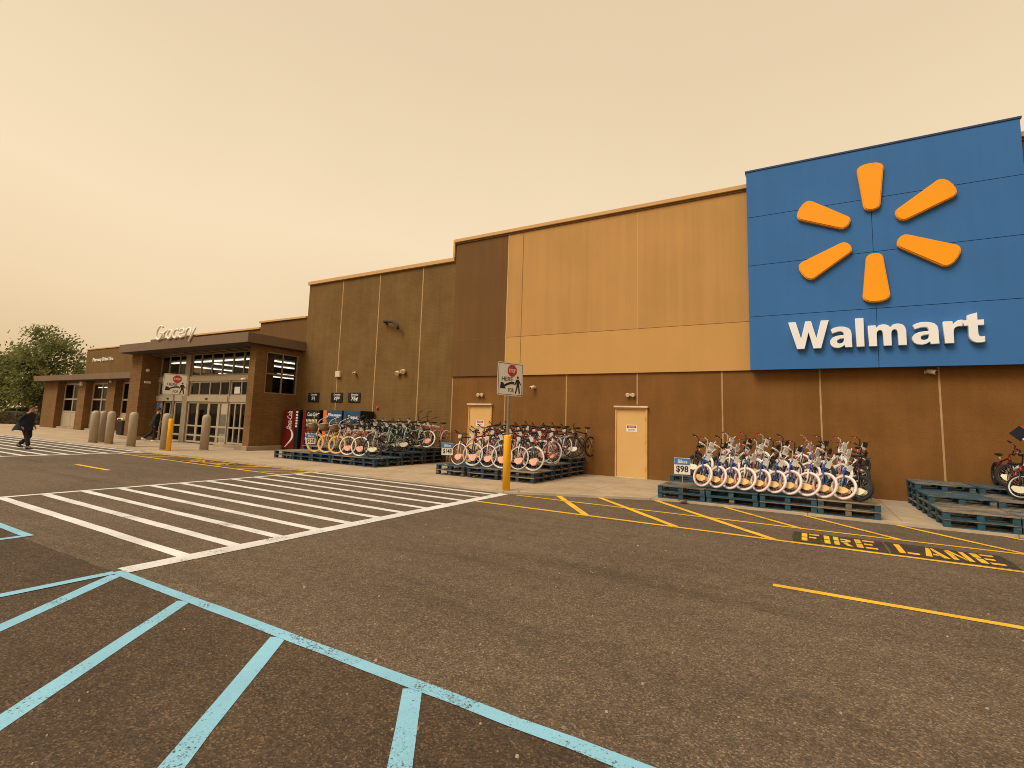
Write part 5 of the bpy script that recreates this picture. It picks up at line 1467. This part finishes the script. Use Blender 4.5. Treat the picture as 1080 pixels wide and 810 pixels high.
    for si, s in enumerate((1, -1)):
        kn, an = legs[si]; tz = an[2] if len(an) > 2 else -.045
        pit_ = math.atan2(-(tz + .045), .14)
        M_ = Matrix.Translation(V(an[0], s * .097, an[1] - .03)) @ Matrix.Rotation(pit_, 4, 'Y')
        sv = []; sf = []
        for (x, w_, z0, z1) in ((-.085, .028, -.035, .05), (-.06, .043, -.042, .065), (.0, .042, -.04, .062), (.07, .05, -.042, .03), (.135, .046, -.042, .015), (.172, .025, -.036, .0)):
            sv += [M_ @ Vector(V(x, w_, z0)), M_ @ Vector(V(x, w_ * .8, z1)), M_ @ Vector(V(x, -w_ * .8, z1)), M_ @ Vector(V(x, -w_, z0))]
        for i in range(5):
            for j in range(4): sf.append((i * 4 + j, i * 4 + (j + 1) % 4, (i + 1) * 4 + (j + 1) % 4, (i + 1) * 4 + j))
        sf += [(0, 1, 2, 3), (20, 21, 22, 23)]
        MB().add(sv, sf, True).build('shoe', shoe_m, t)
    # hair cap, open at the face
    hv = []; hf = []; nn = 16; mm = 7
    for i in range(mm + 1):
        th = (PI * .62) * i / mm
        for j in range(nn):
            a_ = 2 * PI * j / nn
            face = max(0.0, math.cos(a_)) ** 2
            tt = th * (1 - .48 * face)
            hv.append(V(lean + .030 + .105 * math.sin(tt) * math.cos(a_) - .006, .092 * math.sin(tt) * math.sin(a_), 1.625 + .118 * math.cos(tt)))
    for i in range(mm):
        for j in range(nn): hf.append((i * nn + j, i * nn + (j + 1) % nn, (i + 1) * nn + (j + 1) % nn, (i + 1) * nn + j))
    MB().add(hv, hf, True).build('hair', M_HAIR, t)
    eyes = MB()
    for s in (-1, 1): eyes.lathe([(.002, -.008), (.011, -.004), (.011, .004), (.002, .008)], V(lean + .118, s * .032, 1.605), 8)
    eyes.build('eyes', M_BLK, t)
    MB().bbox(lean * k + .118 * k, lean * k + .126 * k, -.024 * k, .024 * k, 1.530 * k, 1.540 * k, .003).build('mouth', M_PINK, t)
    return t
person('person in a flaring navy coat and black trousers walking across the far zebra crossing', (-26.15, 7.78, .005), R(31), 1.66,
       [((.10, .48), (-.30, .135, -.075)), ((.16, .46), (.26, .07))], [((-.06, .25, 1.12), (.10, .24, .90)), ((-.10, .25, 1.10), (.02, .24, .88))], .09, M_NAVY, M_CHARC, M_BLK, (.72, .20, .13))
person('person in dark hooded jacket and white shoes stepping through the left entrance door', (-28.75, 13.62, WK), R(52), 1.74,
       [((-.12, .47), (-.46, .16, -.07)), ((.06, .47), (.02, .07))], [((-.08, .25, 1.11), (.14, .22, 1.02)), ((.04, .25, 1.10), (.26, .2, 1.05))], .08, M_CHARC, M_CHARC, M_SHOEW, (.80, .07, .03))

# ------------------------------------------------------------------ trees, hedge, cars
def tree(name, label, loc, h, cr, seed, nclump=90, leaf=.30, trunk=.22, per=95):
    rr = random.Random(seed)
    t = thing(name, label, 'tree', loc)
    tk = MB()
    th = h * .32
    tk.tube([(0, 0, 0), (.05, 0, th * .5), (-.03, .05, th), (.04, 0, h * .6), (0, 0, h * .85)], [trunk * 1.3, trunk, trunk * .85, trunk * .5, trunk * .15], 10)
    lf = MB(); cl = []
    for i in range(nclump):
        u = rr.uniform(-1, 1); a = rr.uniform(0, 2 * PI); q = rr.random() ** .42
        z = u * q; rad = math.sqrt(max(0, 1 - u * u)) * q
        wob = 1 + .22 * math.sin(3 * a + seed) + .12 * math.sin(5 * a + 2 * u)
        prof = 1.0 if z < 0 else (1 - .28 * z)
        cl.append(Vector((cr * rad * math.cos(a) * wob * prof, cr * rad * math.sin(a) * wob * prof, h * .56 + z * h * .44)))
    for i, c in enumerate(cl):
        if i % 5 == 0:
            s0 = Vector((0, 0, min(c.z * .75, h * .62)))
            tk.tube([s0, s0 * .5 + c * .5 + Vector((0, 0, .15)), c], [trunk * .38, trunk * .2, .02], 6)
        s_ = rr.uniform(.45, 1.0) * cr * .24
        for k in range(per):
            d = Vector((rr.gauss(0, 1), rr.gauss(0, 1), rr.gauss(0, .75))) * s_ * .62
            p = c + d
            nrm = Vector((rr.gauss(0, 1), rr.gauss(0, 1), rr.gauss(.5, .8))).normalized()
            a_ = nrm.orthogonal().normalized(); b_ = nrm.cross(a_)
            l_ = leaf * rr.uniform(.5, 1.15)
            lf.add([p - a_ * l_ * .5, p + b_ * l_ * .28, p + a_ * l_ * .5, p - b_ * l_ * .28], [(0, 1, 2, 3)])
    tk.build('trunk', M_BARK, t)
    lf.build('crown', M_LEAF, t, fix=False)
    return t
tree('broadleaf_tree', 'large green broadleaf tree behind the left end of the annex', (-75.5, 23.5, 0), 10.9, 4.8, 3, 120, .40, .26, 110)
tree('broadleaf_tree', 'lower darker tree cut off by the left edge of the photo', (-82.5, 21.5, 0), 7.8, 4.6, 8, 100, .42, .22, 110)
tree('broadleaf_tree', 'small bushy tree filling the gap below the large tree', (-80, 27.5, 0), 5.2, 4.2, 15, 70, .40, .18, 100)

def hedge(x0, y0, x1, y1, w_, h_, label, seed):
    rr = random.Random(seed)
    t = thing('hedge', label, 'hedge', ((x0 + x1) / 2, (y0 + y1) / 2, 0))
    a = Vector((x0 - (x0 + x1) / 2, y0 - (y0 + y1) / 2, 0)); b = -a; d = (b - a); n_ = Vector((-d.y, d.x, 0)).normalized()
    core = MB()
    q = n_ * w_ * .36
    core.add([a + q, b + q, b - q, a - q, a + q + Vector((0, 0, h_ * .88)), b + q + Vector((0, 0, h_ * .88)), b - q + Vector((0, 0, h_ * .88)), a - q + Vector((0, 0, h_ * .88))], [(0, 1, 2, 3), (4, 5, 6, 7), (0, 1, 5, 4), (1, 2, 6, 5), (2, 3, 7, 6), (3, 0, 4, 7)])
    core.build('branches', M_BARK, t)
    lf = MB()
    for k in range(int(d.length * 330)):
        u = rr.random(); side = rr.uniform(-.5, .5) * w_; z = rr.uniform(.03, 1) * h_ * (1 + .06 * math.sin(u * 40))
        p = a + d * u + n_ * side + Vector((0, 0, z))
        nrm = Vector((rr.gauss(0, 1), rr.gauss(0, 1), rr.gauss(.4, .8))).normalized()
        a_ = nrm.orthogonal().normalized(); b_ = nrm.cross(a_); l_ = rr.uniform(.08, .17)
        lf.add([p - a_ * l_, p + b_ * l_ * .55, p + a_ * l_, p - b_ * l_ * .55], [(0, 1, 2, 3)])
    lf.build('foliage', M_HEDGE, t, fix=False)
hedge(-68, 12.6, -58.5, 19.4, 1.5, 1.12, 'low clipped green hedge between the far zebra crossing and the parked cars', 4)

def car(x, y, yaw, paint, label):
    t = thing('parked_car', label, 'car', (x, y, 0), (0, 0, yaw), 'parked cars behind the hedge')
    prof = [(-2.2, .35), (-2.25, .70), (-2.12, .95), (-1.45, 1.02), (-.75, 1.42), (.45, 1.46), (1.25, 1.02), (2.0, .88), (2.25, .66), (2.25, .35)]
    bm = bmesh.new()
    L = []
    for y_, ins in ((-.88, 0), (.88, 0)):
        L.append([bm.verts.new((px, y_ * (1 - .16 * max(0, (pz - 1.0) / .46)), pz)) for px, pz in prof])
    n = len(prof)
    for i in range(n): bm.faces.new((L[0][i], L[0][(i + 1) % n], L[1][(i + 1) % n], L[1][i]))
    bm.faces.new(L[0]); bm.faces.new(L[1])
    bmesh.ops.recalc_face_normals(bm, faces=bm.faces[:])
    bmesh.ops.bevel(bm, geom=bm.edges[:], offset=.05, segments=2, affect='EDGES')
    bm.verts.index_update()
    MB().add([v.co.copy() for v in bm.verts], [tuple(v.index for v in f.verts) for f in bm.faces]).build('body', paint, t); bm.free()
    for s in (-1, 1):
        wv = MB()
        yy = lambda z: s * (.885 * (1 - .16 * max(0, (z - 1.0) / .46)) + .004)
        for poly in ([(-1.25, 1.05), (-.72, 1.37), (-.18, 1.39), (-.18, 1.05)], [(-.10, 1.05), (-.10, 1.39), (.40, 1.40), (.98, 1.05)]):
            wv.add([(px, yy(pz), pz) for px, pz in poly], [tuple(range(4))])
        wv.build('side_window', M_GLASSD, t)
    MB().add([(1.22, -.72, 1.075), (1.22, .72, 1.075), (.55, .66, 1.445), (.55, -.66, 1.445)], [(0, 1, 2, 3)]).build('windscreen', M_GLASSD, t)
    MB().add([(-1.42, -.72, 1.075), (-1.42, .72, 1.075), (-.86, .66, 1.40), (-.86, -.66, 1.40)], [(0, 1, 2, 3)]).build('rear_window', M_GLASSD, t)
    for px in (-1.4, 1.42):
        for s in (-1, 1):
            M_ = Matrix.Translation((px, s * .80, .33))
            w_ = MB().torus((0, 0, 0), .25, .085, 24, 8, M_, .10).build('wheel', M_RUB, t)
            MB().lathe([(.17, -.05), (.17, .05)], n=16).xform(M_ @ Matrix.Rotation(PI / 2, 4, 'X')).build('rim', M_CHR, w_)
    for s in (-1, 1):
        MB().bbox(2.19, 2.27, s * .62 - .14, s * .62 + .14, .66, .78, .02).build('headlight', M_TAG, t)
        MB().bbox(-2.27, -2.2, s * .64 - .12, s * .64 + .12, .72, .86, .02).build('tail_light', M_SIGNR, t)
car(-86, 24.6, R(70), M_CARW, 'white parked car farthest left behind the hedge')
car(-88, 30.5, R(65), M_CARG, 'grey parked car behind the hedge between the white ones')
car(-76, 25.2, R(75), M_CARW, 'white parked car behind the hedge nearest the annex')
